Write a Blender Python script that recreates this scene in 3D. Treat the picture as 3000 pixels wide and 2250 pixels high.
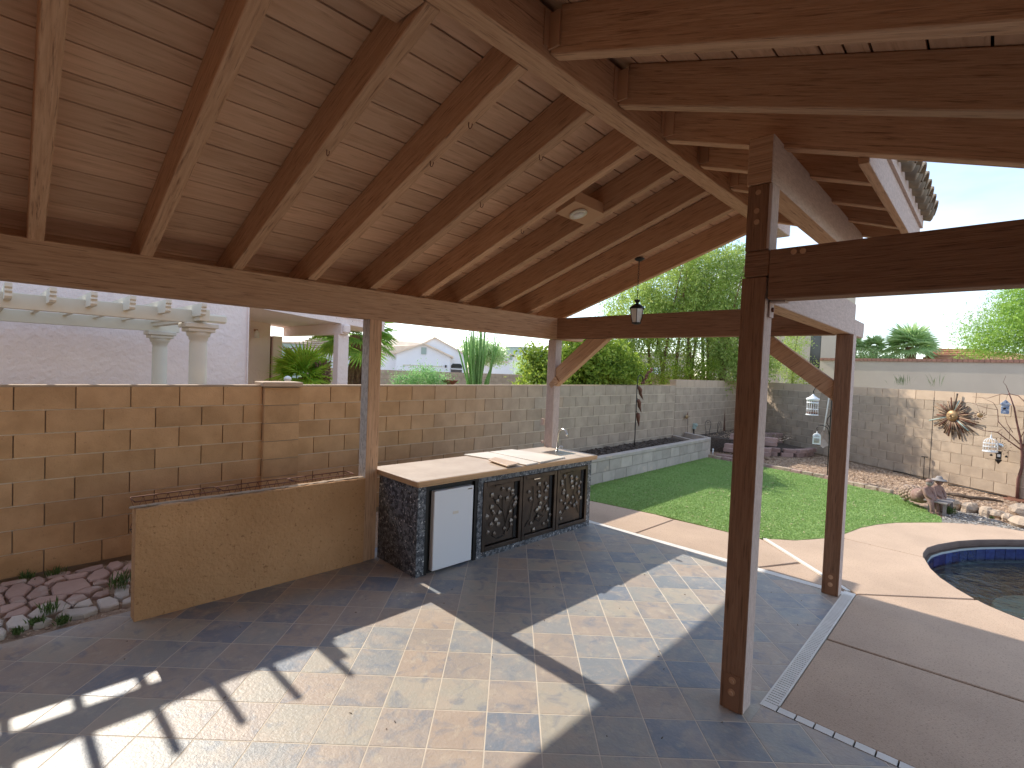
import bpy, math, random
import numpy as np
from mathutils import Vector, Matrix
random.seed(7); rs = np.random.RandomState(11)
S = bpy.context.scene
for o in list(bpy.data.objects): bpy.data.objects.remove(o)
C = S.collection
# ------------------------------------------------------------ camera
cd = bpy.data.cameras.new('camera'); cam = bpy.data.objects.new('camera', cd); C.objects.link(cam); S.camera = cam
cd.sensor_width = 36; cd.lens = 36*1496.57/3000; cd.clip_start = .05; cd.clip_end = 3000
phi, pt, rl = .758, .0306, -.0399
B = Matrix(((math.cos(phi), -math.sin(phi), 0), (math.sin(phi), math.cos(phi), 0), (0, 0, 1)))
R0 = Matrix(((1, 0, 0), (0, -math.sin(pt), -math.cos(pt)), (0, math.cos(pt), -math.sin(pt))))
Rz = Matrix(((math.cos(rl), math.sin(rl), 0), (-math.sin(rl), math.cos(rl), 0), (0, 0, 1)))
RC = (Rz @ R0) @ B.transposed()
M = Matrix((RC[0], -RC[1], -RC[2])).transposed().to_4x4(); M.translation = (0, 0, 2.0); cam.matrix_world = M
S.render.resolution_x = 1024; S.render.resolution_y = 768
# ------------------------------------------------------------ world and sun
SUN = Vector((-1.37, .036, 1.0)).normalized()
el = math.asin(SUN.z); az = math.atan2(SUN.x, SUN.y)
w = bpy.data.worlds.new('World'); S.world = w; w.use_nodes = True
nt = w.node_tree; bg = nt.nodes['Background']; bg.inputs[1].default_value = .125
sk = nt.nodes.new('ShaderNodeTexSky'); sk.sky_type = 'NISHITA'; sk.sun_disc = False
sk.sun_elevation = el; sk.sun_rotation = az; sk.air_density = 1.0; sk.dust_density = .6; sk.ozone_density = 1.2; sk.altitude = 700
tc = nt.nodes.new('ShaderNodeTexCoord'); mp = nt.nodes.new('ShaderNodeMapping'); mp.inputs['Scale'].default_value = (1.1, 1.1, 3.6)
ns = nt.nodes.new('ShaderNodeTexNoise'); ns.inputs['Scale'].default_value = 1.7; ns.inputs['Detail'].default_value = 7; ns.inputs['Roughness'].default_value = .55
cr = nt.nodes.new('ShaderNodeValToRGB'); cr.color_ramp.elements[0].position = .40; cr.color_ramp.elements[1].position = .70
mx = nt.nodes.new('ShaderNodeMix'); mx.data_type = 'RGBA'
nt.links.new(tc.outputs['Generated'], mp.inputs[0]); nt.links.new(mp.outputs[0], ns.inputs['Vector']); nt.links.new(ns.outputs[0], cr.inputs[0])
nt.links.new(cr.outputs[0], mx.inputs[0]); nt.links.new(sk.outputs[0], mx.inputs[6]); mx.inputs[7].default_value = (2.9, 3.0, 3.1, 1)
nt.links.new(mx.outputs[2], bg.inputs[0])
sl = bpy.data.lights.new('sun', 'SUN'); sl.energy = 2.0; sl.angle = math.radians(.55); sl.color = (1, .93, .82)
so = bpy.data.objects.new('sun', sl); C.objects.link(so); so.rotation_euler = SUN.to_track_quat('Z', 'Y').to_euler(); so.location = (-10, 0, 12)
S.view_settings.view_transform = 'Standard'; S.view_settings.look = 'None'; S.view_settings.exposure = 1.7; S.view_settings.gamma = 1
S.view_settings.use_curve_mapping = False
S.cycles.max_bounces = 10; S.cycles.diffuse_bounces = 8; S.cycles.transparent_max_bounces = 16

# ------------------------------------------------------------ materials
def mat(name, c1, c2=None, scale=6, c3=None, s3=30, rough=.7, bump=0, bs=60, rnd=0, uv=None, metal=0, dist=.01, spec=.4, obj=False, lo=.35, hi=.65, lo3=.5, hi3=.7, leaf=0, wave=0, det=6):
    m = bpy.data.materials.new(name); m.use_nodes = True; n = m.node_tree; L = n.links; N = n.nodes
    b = N['Principled BSDF']; b.inputs['Roughness'].default_value = rough; b.inputs['Metallic'].default_value = metal; b.inputs['Specular IOR Level'].default_value = spec
    g = N.new('ShaderNodeNewGeometry'); t = N.new('ShaderNodeTexCoord'); oi = N.new('ShaderNodeObjectInfo')
    src = t.outputs['UV'] if uv else (t.outputs['Object'] if obj else g.outputs['Position'])
    # shift by the object's own random number so that no two pieces repeat
    ad = N.new('ShaderNodeVectorMath'); ad.operation = 'MULTIPLY_ADD'; ad.inputs[1].default_value = (37, 53, 71)
    L.new(oi.outputs['Random'], ad.inputs[0]); L.new(src, ad.inputs[2])
    if not (uv or obj): ad.inputs[1].default_value = (0, 0, 0)
    v = ad.outputs[0]
    if uv:
        mpp = N.new('ShaderNodeMapping'); mpp.inputs['Scale'].default_value = (uv[0], uv[1], 1); L.new(v, mpp.inputs[0]); vs = mpp.outputs[0]
    else: vs = v
    def noise(sc, d=det, r=.6, vec=None):
        x = N.new('ShaderNodeTexNoise'); x.inputs['Scale'].default_value = sc; x.inputs['Detail'].default_value = d; x.inputs['Roughness'].default_value = r
        L.new(vec or vs, x.inputs['Vector']); return x.outputs[0]
    def ramp(f, a, bb):
        x = N.new('ShaderNodeMapRange'); x.inputs[1].default_value = a; x.inputs[2].default_value = bb; L.new(f, x.inputs[0]); return x.outputs[0]
    def mixc(f, a, bb):
        x = N.new('ShaderNodeMix'); x.data_type = 'RGBA'; L.new(f, x.inputs[0])
        for i, c in ((6, a), (7, bb)):
            if isinstance(c, tuple): x.inputs[i].default_value = (*c, 1)
            else: L.new(c, x.inputs[i])
        return x.outputs[2]
    col = c1
    if c2: col = mixc(ramp(noise(scale), lo, hi), c1, c2)
    if c3: col = mixc(ramp(noise(s3), lo3, hi3), col, c3)
    if rnd:
        h = N.new('ShaderNodeHueSaturation'); h.inputs['Color'].default_value = (*c1, 1)
        if not isinstance(col, tuple): L.new(col, h.inputs['Color'])
        r = N.new('ShaderNodeMapRange'); r.inputs[3].default_value = 1-rnd; r.inputs[4].default_value = 1+rnd
        L.new(oi.outputs['Random'], r.inputs[0]); L.new(r.outputs[0], h.inputs['Value']); col = h.outputs[0]
    if isinstance(col, tuple): b.inputs['Base Color'].default_value = (*col, 1)
    else: L.new(col, b.inputs['Base Color'])
    if bump:
        bp = N.new('ShaderNodeBump'); bp.inputs['Strength'].default_value = bump; bp.inputs['Distance'].default_value = dist
        L.new(noise(bs, 4), bp.inputs['Height']); L.new(bp.outputs[0], b.inputs['Normal'])
    if leaf:
        tr = N.new('ShaderNodeBsdfTranslucent'); ms = N.new('ShaderNodeMixShader'); ms.inputs[0].default_value = leaf
        if isinstance(col, tuple): tr.inputs[0].default_value = (*col, 1)
        else: L.new(col, tr.inputs[0])
        L.new(b.outputs[0], ms.inputs[1]); L.new(tr.outputs[0], ms.inputs[2]); L.new(ms.outputs[0], N['Material Output'].inputs[0])
    m['x'] = 0
    return m
WOOD = mat('brown stained wood', (.60, .37, .225), (.48, .275, .155), 3, (.24, .12, .06), 4, rough=.78, bump=.5, bs=6, rnd=.12, uv=(1.2, 20), lo3=.55, hi3=.70)
WOODSHADE = mat('shade darkened post wood', (.33, .175, .10), (.24, .12, .065), 3, (.10, .045, .022), 5, rough=.7, bump=.6, bs=6, rnd=.06, uv=(1.2, 26), lo3=.56, hi3=.72)  # darker than WOOD: shade on house-facing posts and ties put into the colour
PLANK = mat('roof plank wood', (.70, .455, .29), (.58, .355, .215), 2.2, (.34, .185, .10), 4, rough=.8, bump=.25, bs=5, rnd=.13, uv=(1.1, 14), lo3=.56, hi3=.8)
WOODW = mat('weathered pale wood', (.62, .49, .43), (.50, .385, .33), 3, (.25, .175, .14), 9, rough=.9, bump=.8, bs=7, rnd=.05, uv=(5, 22), lo3=.58, hi3=.72)
PEEL = mat('peeling gray wood', (.80, .73, .66), (.60, .53, .46), 2, (.25, .19, .15), 4, rough=.95, bump=1, bs=4, uv=(6, 40), dist=.02)
BLOCK = mat('tan concrete block', (.60, .365, .19), (.46, .27, .13), 3.6, (.28, .155, .08), 42, rough=.95, bump=.4, bs=70, rnd=.08, obj=True, lo3=.63, hi3=.78)
BLOCKG = mat('grey concrete block', (.47, .365, .265), (.36, .275, .20), 3.6, (.58, .49, .38), 5, rough=.95, bump=.4, bs=70, rnd=.07, obj=True, lo3=.66, hi3=.85)
BLOCKP = mat('pinkish concrete block', (.56, .42, .30), (.50, .37, .26), 3, rough=.95, bump=.3, bs=90, rnd=.06, obj=True)
MORTAR = mat('mortar', (.40, .29, .20), (.33, .24, .16), 8, rough=.95, bump=.3, bs=80)
BLUEG = mat('bluish planter block', (.50, .43, .38), (.40, .345, .30), 4, (.60, .47, .38), 3, rough=.95, bump=.3, bs=90, rnd=.14, obj=True, lo3=.6, hi3=.7)
STUCCO_T = mat('tan textured stucco', (.57, .315, .15), (.46, .245, .11), 1.6, (.33, .165, .07), 34, rough=.95, bump=1, bs=26, dist=.02, lo3=.60, hi3=.68)
STUCCO_P = mat('pink stucco', (.85, .71, .65), (.78, .64, .585), .8, rough=.95, bump=.9, bs=9, dist=.03)
STUCCO_B = mat('beige stucco', (.58, .50, .40), (.53, .45, .36), 1, rough=.95, bump=.2, bs=30)
STUCCO_W = mat('white stucco', (.86, .85, .86), (.80, .79, .80), .3, rough=.95)
CREAM = mat('cream paint', (.72, .68, .56), (.67, .62, .50), 3, rough=.6)
CREAMD = mat('cream column', (.66, .62, .52), (.60, .57, .50), 2, rough=.7, bump=.1)
RTILE = mat('tan roof tile', (.74, .60, .46), (.64, .50, .37), 2, rough=.9, rnd=.12)
RTILE_R = mat('red roof tile', (.48, .24, .14), (.40, .19, .11), 2, rough=.9)
RTILE_D = mat('aged roof tile', (.36, .28, .19), (.20, .15, .11), 6, rough=.95, rnd=.15)
CONC = mat('deck concrete', (.545, .395, .285), (.45, .325, .235), 1.1, (.30, .215, .15), 75, rough=.85, bump=.8, bs=120, dist=.006, lo3=.55, hi3=.68)
GROUT = mat('tile grout', (.64, .56, .46), (.56, .49, .40), 5, rough=.9)
WHITEP = mat('white plastic', (.74, .70, .64), (.66, .62, .56), 6, rough=.5)
DARK = mat('dark gap', (.03, .027, .025), rough=.9)
BLACKM = mat('black painted metal', (.02, .018, .017), rough=.45, metal=.3)
BRONZE = mat('dark bronze metal', (.085, .062, .047), (.05, .037, .03), 5, rough=.38, metal=.55, bump=.1)
LEAFM = mat('bronze leaf', (.33, .265, .205), (.17, .13, .10), 12, rough=.35, metal=.6)
GRAN = mat('pebble finish granite', (.17, .175, .19), (.04, .045, .055), 26, (.70, .67, .64), 38, rough=.35, bump=1, bs=38, dist=.014, lo=.44, hi=.54, lo3=.60, hi3=.66)
COUNT = mat('counter stone', (.56, .46, .36), (.47, .37, .28), 4, rough=.5, bump=.1)
COUNTE = mat('counter edge tile', (.55, .33, .17), (.48, .28, .14), 4, rough=.6)
PALEB = mat('pale stone panel', (.74, .67, .57), (.66, .59, .50), 3, rough=.5)
TANB = mat('tan stone panel', (.58, .42, .29), (.52, .37, .25), 3, rough=.5)
FRIDGE = mat('white fridge door', (.74, .74, .76), rough=.32, spec=.5)
STEEL = mat('stainless steel', (.62, .61, .58), rough=.25, metal=1)
GRAV = mat('tan gravel ground', (.44, .31, .215), (.36, .25, .175), 5, (.25, .17, .12), 60, rough=1, bump=1, bs=70, dist=.02)
DIRT = mat('desert ground', (.36, .28, .20), (.30, .23, .165), .7, rough=1)
SOIL = mat('dark planter soil', (.07, .05, .04), (.13, .10, .08), 30, rough=1, bump=1, bs=40, dist=.03)
CHIP = mat('wood chips and pebbles', (.52, .37, .25), (.40, .28, .19), 30, (.62, .50, .40), 50, rough=1)
PEBG = mat('grey pebbles', (.45, .42, .38), (.34, .31, .28), 30, rough=1)
TURF = mat('artificial turf base', (.22, .35, .10), (.27, .40, .12), 9, rough=1, bump=1, bs=120, dist=.02)
BLADE = mat('turf blades', (.31, .455, .145), (.25, .39, .115), 2, (.44, .52, .22), 40, rough=.6, leaf=.25, lo3=.55, hi3=.75)
FLAG = mat('red grey flagstone', (.47, .32, .265), (.38, .25, .205), 3, (.54, .46, .40), 3, rough=.95, bump=.6, bs=40, rnd=.12, obj=True, lo3=.55, hi3=.68)
FLAGG = mat('grey flagstone', (.58, .51, .44), (.46, .38, .32), 4, rough=.95, bump=.6, bs=40, rnd=.12, obj=True)
BEDST = mat('pink retaining stone', (.40, .27, .235), (.32, .21, .18), 5, rough=.95, bump=.7, bs=40, rnd=.14, obj=True)
PTILE = mat('cobalt pool tile', (.006, .012, .085), (.016, .032, .15), 18, rough=.12, rnd=.35, obj=True, spec=.7)
PGROUT = mat('pool grout', (.42, .46, .46), rough=.6)
COPE = mat('pool coping', (.17, .12, .10), (.13, .09, .075), 6, rough=.8, bump=.3)
PEBL = mat('pool pebble plaster', (.17, .175, .15), (.10, .105, .095), 50, rough=.9)
PEBL2 = mat('pale pool plaster step', (.36, .38, .30), (.29, .31, .25), 40, rough=.9)
ROCK = mat('boulder', (.46, .36, .27), (.36, .28, .21), 5, rough=.95, bump=.8, bs=14, dist=.03)
STATUE = mat('painted concrete statue', (.22, .125, .10), (.29, .19, .155), 16, rough=.8, bump=.4, bs=60)
STATG = mat('grey statue stone', (.30, .27, .25), (.24, .21, .20), 14, rough=.8, bump=.4)
SHELLM = mat('statue shell scales', (.36, .26, .19), (.27, .19, .14), 12, rough=.75)
RUST = mat('rusty metal', (.20, .085, .05), (.13, .055, .035), 12, rough=.8, metal=.2)
COPPER = mat('aged copper', (.32, .21, .13), (.13, .10, .08), 9, rough=.6, metal=.5, rnd=.4)
SUNF = mat('bronze sun face', (.42, .27, .13), (.30, .19, .09), 14, rough=.5, metal=.45)
BARK = mat('bark', (.17, .12, .085), (.10, .07, .05), 14, rough=1, bump=1, bs=30, dist=.02)
BARKR = mat('reddish sapling bark', (.20, .095, .075), (.15, .07, .055), 14, rough=.9)
PALMB = mat('shaggy palm trunk', (.34, .22, .13), (.19, .12, .075), 22, rough=1, bump=1, bs=24, dist=.04)
WHITEM = mat('white cage wire', (.75, .76, .76), rough=.5)
GLASSW = mat('frosted lantern glass', (.75, .73, .68), rough=.3)
PAPER = mat('blue white painted wood', (.62, .66, .70), (.10, .16, .30), 30, rough=.7)
WINGL = mat('dark window glass', (.06, .065, .075), rough=.12, spec=.8)
SKYBL = mat('pale blue metal awning', (.50, .62, .68), rough=.4)
GREYG = mat('pale green stucco', (.36, .44, .39), rough=.9)
BCAP = mat('red brick cap', (.36, .185, .13), (.28, .15, .11), 4, rough=.9, rnd=.2)
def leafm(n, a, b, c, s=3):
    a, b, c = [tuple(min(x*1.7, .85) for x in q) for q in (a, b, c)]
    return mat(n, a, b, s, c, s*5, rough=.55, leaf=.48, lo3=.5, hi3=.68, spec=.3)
LF_Y = leafm('yellow green leaves', (.20, .27, .035), (.065, .115, .014), (.33, .36, .06), 3)
LF_W = leafm('willow leaves', (.27, .35, .085), (.13, .19, .045), (.42, .45, .15), 1.6)
LF_M = leafm('mesquite leaves', (.22, .34, .06), (.11, .20, .03), (.32, .42, .11), 2)
LF_F = leafm('feathery leaves', (.18, .33, .12), (.10, .21, .07), (.30, .42, .20), 5)
LF_P = leafm('fan palm leaves', (.17, .30, .06), (.09, .18, .03), (.30, .36, .08), 5)
LF_PY = leafm('sunlit fan palm leaves', (.27, .42, .06), (.17, .31, .035), (.42, .42, .07), 6)
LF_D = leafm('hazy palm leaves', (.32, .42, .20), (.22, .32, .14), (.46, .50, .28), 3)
LF_C = leafm('green cactus stems', (.16, .28, .085), (.11, .21, .055), (.23, .33, .13), 6)
WEED = leafm('weed leaves', (.075, .12, .035), (.045, .08, .022), (.15, .17, .07), 20)

def tile_mat():
    m = bpy.data.materials.new('slate look floor tile'); m.use_nodes = True; n = m.node_tree; L = n.links; N = n.nodes; b = N['Principled BSDF']
    oi = N.new('ShaderNodeObjectInfo'); g = N.new('ShaderNodeNewGeometry')
    ad = N.new('ShaderNodeVectorMath'); ad.operation = 'MULTIPLY_ADD'; ad.inputs[1].default_value = (17, 31, 13); L.new(oi.outputs['Random'], ad.inputs[0]); L.new(g.outputs['Position'], ad.inputs[2])
    r = N.new('ShaderNodeValToRGB'); r.color_ramp.interpolation = 'CONSTANT'; e = r.color_ramp.elements
    cols = [(.29, .29, .285), (.37, .31, .265), (.20, .225, .265), (.40, .315, .25), (.31, .305, .285), (.39, .355, .295), (.235, .25, .265), (.34, .29, .25)]
    e[0].color = (*cols[0], 1); e[1].position = 1/8; e[1].color = (*cols[1], 1)
    for i in range(2, 8): x = e.new(i/8); x.color = (*cols[i], 1)
    L.new(oi.outputs['Random'], r.inputs[0])
    def nz(s, a, bb, d=6, ro=.62, dis=0):
        x = N.new('ShaderNodeTexNoise'); x.inputs['Scale'].default_value = s; x.inputs['Detail'].default_value = d; x.inputs['Roughness'].default_value = ro; x.inputs['Distortion'].default_value = dis
        L.new(ad.outputs[0], x.inputs['Vector']); y = N.new('ShaderNodeMapRange'); y.inputs[1].default_value = a; y.inputs[2].default_value = bb; L.new(x.outputs[0], y.inputs[0]); return y.outputs[0], x.outputs[0]
    def mixc(f, a, c, amt=1):
        x = N.new('ShaderNodeMix'); x.data_type = 'RGBA'; mu = N.new('ShaderNodeMath'); mu.operation = 'MULTIPLY'; mu.inputs[1].default_value = amt; L.new(f, mu.inputs[0]); L.new(mu.outputs[0], x.inputs[0]); L.new(a, x.inputs[6]); x.inputs[7].default_value = (*c, 1); return x.outputs[2]
    c = r.outputs[0]
    f, _ = nz(5, .45, .65, dis=.6); c = mixc(f, c, (.47, .37, .285), .55)
    f, _ = nz(6.5, .52, .68, dis=.8); c = mixc(f, c, (.17, .20, .25), .65)
    f, _ = nz(11, .56, .72); c = mixc(f, c, (.54, .47, .36), .55)
    f, h = nz(45, .60, .75); c = mixc(f, c, (.55, .50, .44), .3)
    # pale scuffs shared by the whole floor
    x = N.new('ShaderNodeTexNoise'); x.inputs['Scale'].default_value = 1.3; x.inputs['Detail'].default_value = 8; x.inputs['Roughness'].default_value = .7; L.new(g.outputs['Position'], x.inputs['Vector'])
    y = N.new('ShaderNodeMapRange'); y.inputs[1].default_value = .52; y.inputs[2].default_value = .75; L.new(x.outputs[0], y.inputs[0]); c = mixc(y.outputs[0], c, (.55, .51, .45), .35)
    L.new(c, b.inputs['Base Color']); b.inputs['Roughness'].default_value = .34; b.inputs['Specular IOR Level'].default_value = .5
    rr = N.new('ShaderNodeMapRange'); rr.inputs[3].default_value = .34; rr.inputs[4].default_value = .55; L.new(x.outputs[0], rr.inputs[0]); L.new(rr.outputs[0], b.inputs['Roughness'])
    bp = N.new('ShaderNodeBump'); bp.inputs['Strength'].default_value = .6; bp.inputs['Distance'].default_value = .005; L.new(h, bp.inputs['Height']); L.new(bp.outputs[0], b.inputs['Normal'])
    return m
TILE = tile_mat()
def water_mat():
    m = bpy.data.materials.new('pool water'); m.use_nodes = True; n = m.node_tree; L = n.links; N = n.nodes
    N.remove(N['Principled BSDF'])
    t = N.new('ShaderNodeBsdfTransparent'); t.inputs[0].default_value = (.55, .66, .66, 1); gl = N.new('ShaderNodeBsdfGlossy'); gl.inputs['Roughness'].default_value = .02
    fr = N.new('ShaderNodeFresnel'); fr.inputs[0].default_value = 1.33; ms = N.new('ShaderNodeMixShader')
    g = N.new('ShaderNodeNewGeometry'); x = N.new('ShaderNodeTexNoise'); x.inputs['Scale'].default_value = 7; x.inputs['Detail'].default_value = 4; L.new(g.outputs['Position'], x.inputs['Vector'])
    bp = N.new('ShaderNodeBump'); bp.inputs['Strength'].default_value = .5; bp.inputs['Distance'].default_value = .05; L.new(x.outputs[0], bp.inputs['Height'])
    L.new(bp.outputs[0], gl.inputs['Normal']); L.new(bp.outputs[0], fr.inputs['Normal']); L.new(fr.outputs[0], ms.inputs[0]); L.new(t.outputs[0], ms.inputs[1]); L.new(gl.outputs[0], ms.inputs[2])
    L.new(ms.outputs[0], N['Material Output'].inputs[0]); return m
WATER = water_mat()

# ------------------------------------------------------------ building helpers
WL = {}   # world location of every object (parents are never rotated or scaled)
class MB:
    def __init__(s, T=None): s.v = []; s.f = []; s.uv = []; s.mi = []; s.T = T; s.k = 0; s.sm = []
    def add(s, vs, fs, uvs=None, smooth=False):
        o = len(s.v)
        for p in vs: s.v.append(tuple(s.T(*p)) if s.T else tuple(p))
        for i, f in enumerate(fs):
            s.f.append([o+j for j in f]); s.mi.append(s.k); s.sm.append(smooth)
            s.uv.append(uvs[i] if uvs else [(0, 0)]*len(f))
        return s
    def box(s, a, b):
        x0, y0, z0 = a; x1, y1, z1 = b
        v = [(x0,y0,z0),(x1,y0,z0),(x1,y1,z0),(x0,y1,z0),(x0,y0,z1),(x1,y0,z1),(x1,y1,z1),(x0,y1,z1)]
        return s.add(v, [(0,3,2,1),(4,5,6,7),(0,1,5,4),(1,2,6,5),(2,3,7,6),(3,0,4,7)])
    def beam(s, p0, p1, wd, h, up=(0, 0, 1), side_mat=None, cut=None):
        """timber from p0 to p1 (centre line of its BOTTOM face), wd wide, h tall; uv runs along the grain"""
        p0 = Vector(p0); p1 = Vector(p1); d = (p1-p0); Ln = d.length; d.normalize(); u = Vector(up); r = d.cross(u).normalized(); u = r.cross(d).normalized()
        if cut == 'plumb': u = Vector((0, 0, 1))*1.0
        a = r*wd/2; hh = u*h
        v = [p0-a, p0+a, p0+a+hh, p0-a+hh, p1-a, p1+a, p1+a+hh, p1-a+hh]
        fs = [(0,1,5,4),(1,2,6,5),(2,3,7,6),(3,0,4,7),(0,3,2,1),(4,5,6,7)]
        k = random.random()*7
        def q(o, w_): return [(k, o), (k, o+w_), (k+Ln, o+w_), (k+Ln, o)]
        uv = [q(0, wd), q(wd, h), q(wd+h, wd), q(2*wd+h, h), [(0,0),(0,h),(wd*.1,h),(wd*.1,0)], [(0,0),(wd*.1,0),(wd*.1,h),(0,h)]]
        o = len(s.f); s.add(v, fs, uv)
        if side_mat:
            for fi, mk in side_mat.items(): s.mi[o+fi] = mk
        return s
    def tube(s, pts, r, n=8, cap=True, smooth=True):
        pts = [Vector(p) for p in pts]; m = len(pts); rr = r if isinstance(r, (list, tuple)) else [r]*m
        vs = []; prev = None
        for i, p in enumerate(pts):
            d = (pts[min(i+1, m-1)]-pts[max(i-1, 0)])
            if d.length < 1e-9: d = Vector((0, 0, 1))
            d.normalize()
            a = prev if prev is not None else (Vector((0, 0, 1)) if abs(d.z) < .9 else Vector((1, 0, 0)))
            x = (a - d*a.dot(d)).normalized(); prev = x; y = d.cross(x)
            for j in range(n):
                t = 2*math.pi*j/n; vs.append(p+(x*math.cos(t)+y*math.sin(t))*rr[i])
        fs = [(i*n+j, i*n+(j+1) % n, (i+1)*n+(j+1) % n, (i+1)*n+j) for i in range(m-1) for j in range(n)]
        if cap: fs += [tuple(range(n-1, -1, -1)), tuple((m-1)*n+j for j in range(n))]
        return s.add(vs, fs, smooth=smooth)
    def lathe(s, c, prof, n=16, smooth=True):
        c = Vector(c); m = len(prof); vs = [c+Vector((r*math.cos(2*math.pi*j/n), r*math.sin(2*math.pi*j/n), z)) for r, z in prof for j in range(n)]
        fs = [(i*n+j, i*n+(j+1) % n, (i+1)*n+(j+1) % n, (i+1)*n+j) for i in range(m-1) for j in range(n)]
        fs += [tuple(range(n-1, -1, -1)), tuple((m-1)*n+j for j in range(n))]
        return s.add(vs, fs, smooth=smooth)
    def prism(s, poly, z0, z1, bev=0):
        n = len(poly); ar = sum(poly[i][0]*poly[(i+1) % n][1]-poly[(i+1) % n][0]*poly[i][1] for i in range(n))
        if ar < 0: poly = poly[::-1]
        if bev:
            cx = sum(p[0] for p in poly)/n; cy = sum(p[1] for p in poly)/n
            def ins(d):
                out = []
                for p in poly:
                    v = Vector((cx-p[0], cy-p[1])); l = v.length; out.append((p[0]+v.x/l*d, p[1]+v.y/l*d) if l > 1e-6 else p)
                return out
            top = ins(bev); vs = [(x, y, z0) for x, y in poly]+[(x, y, z1-bev*.8) for x, y in poly]+[(x, y, z1) for x, y in top]
            fs = [(i+k*n, (i+1) % n+k*n, (i+1) % n+(k+1)*n, i+(k+1)*n) for k in (0, 1) for i in range(n)]+[tuple(2*n+i for i in range(n)), tuple(range(n-1, -1, -1))]
        else:
            vs = [(x, y, z0) for x, y in poly]+[(x, y, z1) for x, y in poly]
            fs = [(i, (i+1) % n, (i+1) % n+n, i+n) for i in range(n)]+[tuple(n+i for i in range(n)), tuple(range(n-1, -1, -1))]
        return s.add(vs, fs)
    def blob(s, c, r, n=10, m=7, jit=0, seed=0, smooth=True, rot=0):
        rr = random.Random(seed); c = Vector(c); vs = []; fs = []
        if not isinstance(r, (tuple, list)): r = (r, r, r)
        cr_, sr_ = math.cos(rot), math.sin(rot)
        for i in range(m+1):
            th = math.pi*i/m
            for j in range(n):
                ph = 2*math.pi*j/n; k = 1+jit*(rr.random()-.5)*2*(1 if 0 < i < m else 0)
                x, y, z = r[0]*math.sin(th)*math.cos(ph)*k, r[1]*math.sin(th)*math.sin(ph)*k, r[2]*math.cos(th)*k
                vs.append(c+Vector((x*cr_-y*sr_, x*sr_+y*cr_, z)))
        fs = [(i*n+j, (i+1)*n+j, (i+1)*n+(j+1) % n, i*n+(j+1) % n) for i in range(m) for j in range(n)]
        return s.add(vs, fs, smooth=smooth)
    def mesh(s, name, origin, mats):
        me = bpy.data.meshes.new(name); ox, oy, oz = origin
        me.from_pydata([(x-ox, y-oy, z-oz) for x, y, z in s.v], [], s.f)
        if any(any(u != (0, 0) for u in l) for l in s.uv[:40]):
            ul = me.uv_layers.new(name='UVMap'); flat = [c for l in s.uv for u in l for c in u]; ul.data.foreach_set('uv', flat)
        for m in (mats if isinstance(mats, (list, tuple)) else [mats]): me.materials.append(m)
        me.polygons.foreach_set('material_index', s.mi); me.polygons.foreach_set('use_smooth', s.sm); me.update(); return me
def link(name, me, parent=None, at=(0, 0, 0), rz=0, bevel=0):
    o = bpy.data.objects.new(name, me); C.objects.link(o); WL[o] = Vector(at)
    if parent is not None: o.parent = parent; o.location = Vector(at)-WL[parent]
    else: o.location = at
    o.rotation_euler = (0, 0, rz)
    if bevel:
        b = o.modifiers.new('bevel', 'BEVEL'); b.width = bevel; b.segments = 1; b.limit_method = 'ANGLE'
    return o
def obj(name, mb, mats, parent=None, at=None, bevel=0):
    if at is None: at = tuple(WL[parent]) if parent is not None else (0, 0, 0)
    return link(name, mb.mesh(name, at, mats), parent, at, 0, bevel)
def tag(o, label, cat=None, group=None):
    o['label'] = label
    if cat: o['category'] = cat
    if group: o['group'] = group
    return o
def thing(name, label, cat, at=(0, 0, 0), group=None):
    o = bpy.data.objects.new(name, None); C.objects.link(o); o.location = at; WL[o] = Vector(at); o.empty_display_size = .2
    return tag(o, label, cat, group)
def struct(o): o['kind'] = 'structure'; return o
def stuff(o): o['kind'] = 'stuff'; return o
def flat(poly, z): return MB().add([(x, y, z) for x, y in poly], [tuple(range(len(poly)))])
def clip(poly, nx, ny, c):   # keep nx*x+ny*y <= c
    out = []
    for i in range(len(poly)):
        a, b = poly[i], poly[(i+1) % len(poly)]; da = nx*a[0]+ny*a[1]-c; db = nx*b[0]+ny*b[1]-c
        if da <= 0: out.append(a)
        if (da < 0 < db) or (db < 0 < da): t = da/(da-db); out.append((a[0]+(b[0]-a[0])*t, a[1]+(b[1]-a[1])*t))
    return out
def npmesh(name, V, F, mats, mi=None):     # V (n,3), F (m,k)
    me = bpy.data.meshes.new(name); k = F.shape[1]; me.vertices.add(len(V)); me.vertices.foreach_set('co', V.astype(np.float32).ravel())
    me.loops.add(F.size); me.loops.foreach_set('vertex_index', F.astype(np.int32).ravel()); me.polygons.add(len(F))
    me.polygons.foreach_set('loop_start', np.arange(0, F.size, k, dtype=np.int32)); me.polygons.foreach_set('loop_total', np.full(len(F), k, dtype=np.int32))
    for m in (mats if isinstance(mats, (list, tuple)) else [mats]): me.materials.append(m)
    me.update(calc_edges=True); return me
def leaves(P, L, Wd, droop=0, axis=None, jitter=1.0):
    """a diamond leaf at each point of P"""
    n = len(P); d = rs.normal(size=(n, 3))*jitter
    if axis is not None: d += axis
    d[:, 2] -= droop; d /= np.linalg.norm(d, axis=1, keepdims=True)
    q = rs.normal(size=(n, 3)); s = np.cross(d, q); s /= np.linalg.norm(s, axis=1, keepdims=True)
    ln = (L*(.6+.8*rs.rand(n)))[:, None]; wd = (Wd*(.6+.8*rs.rand(n)))[:, None]
    V = np.stack([P, P+d*ln*.5+s*wd*.5, P+d*ln, P+d*ln*.5-s*wd*.5], 1).reshape(-1, 3)
    return V, np.arange(4*n).reshape(n, 4)
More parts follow.
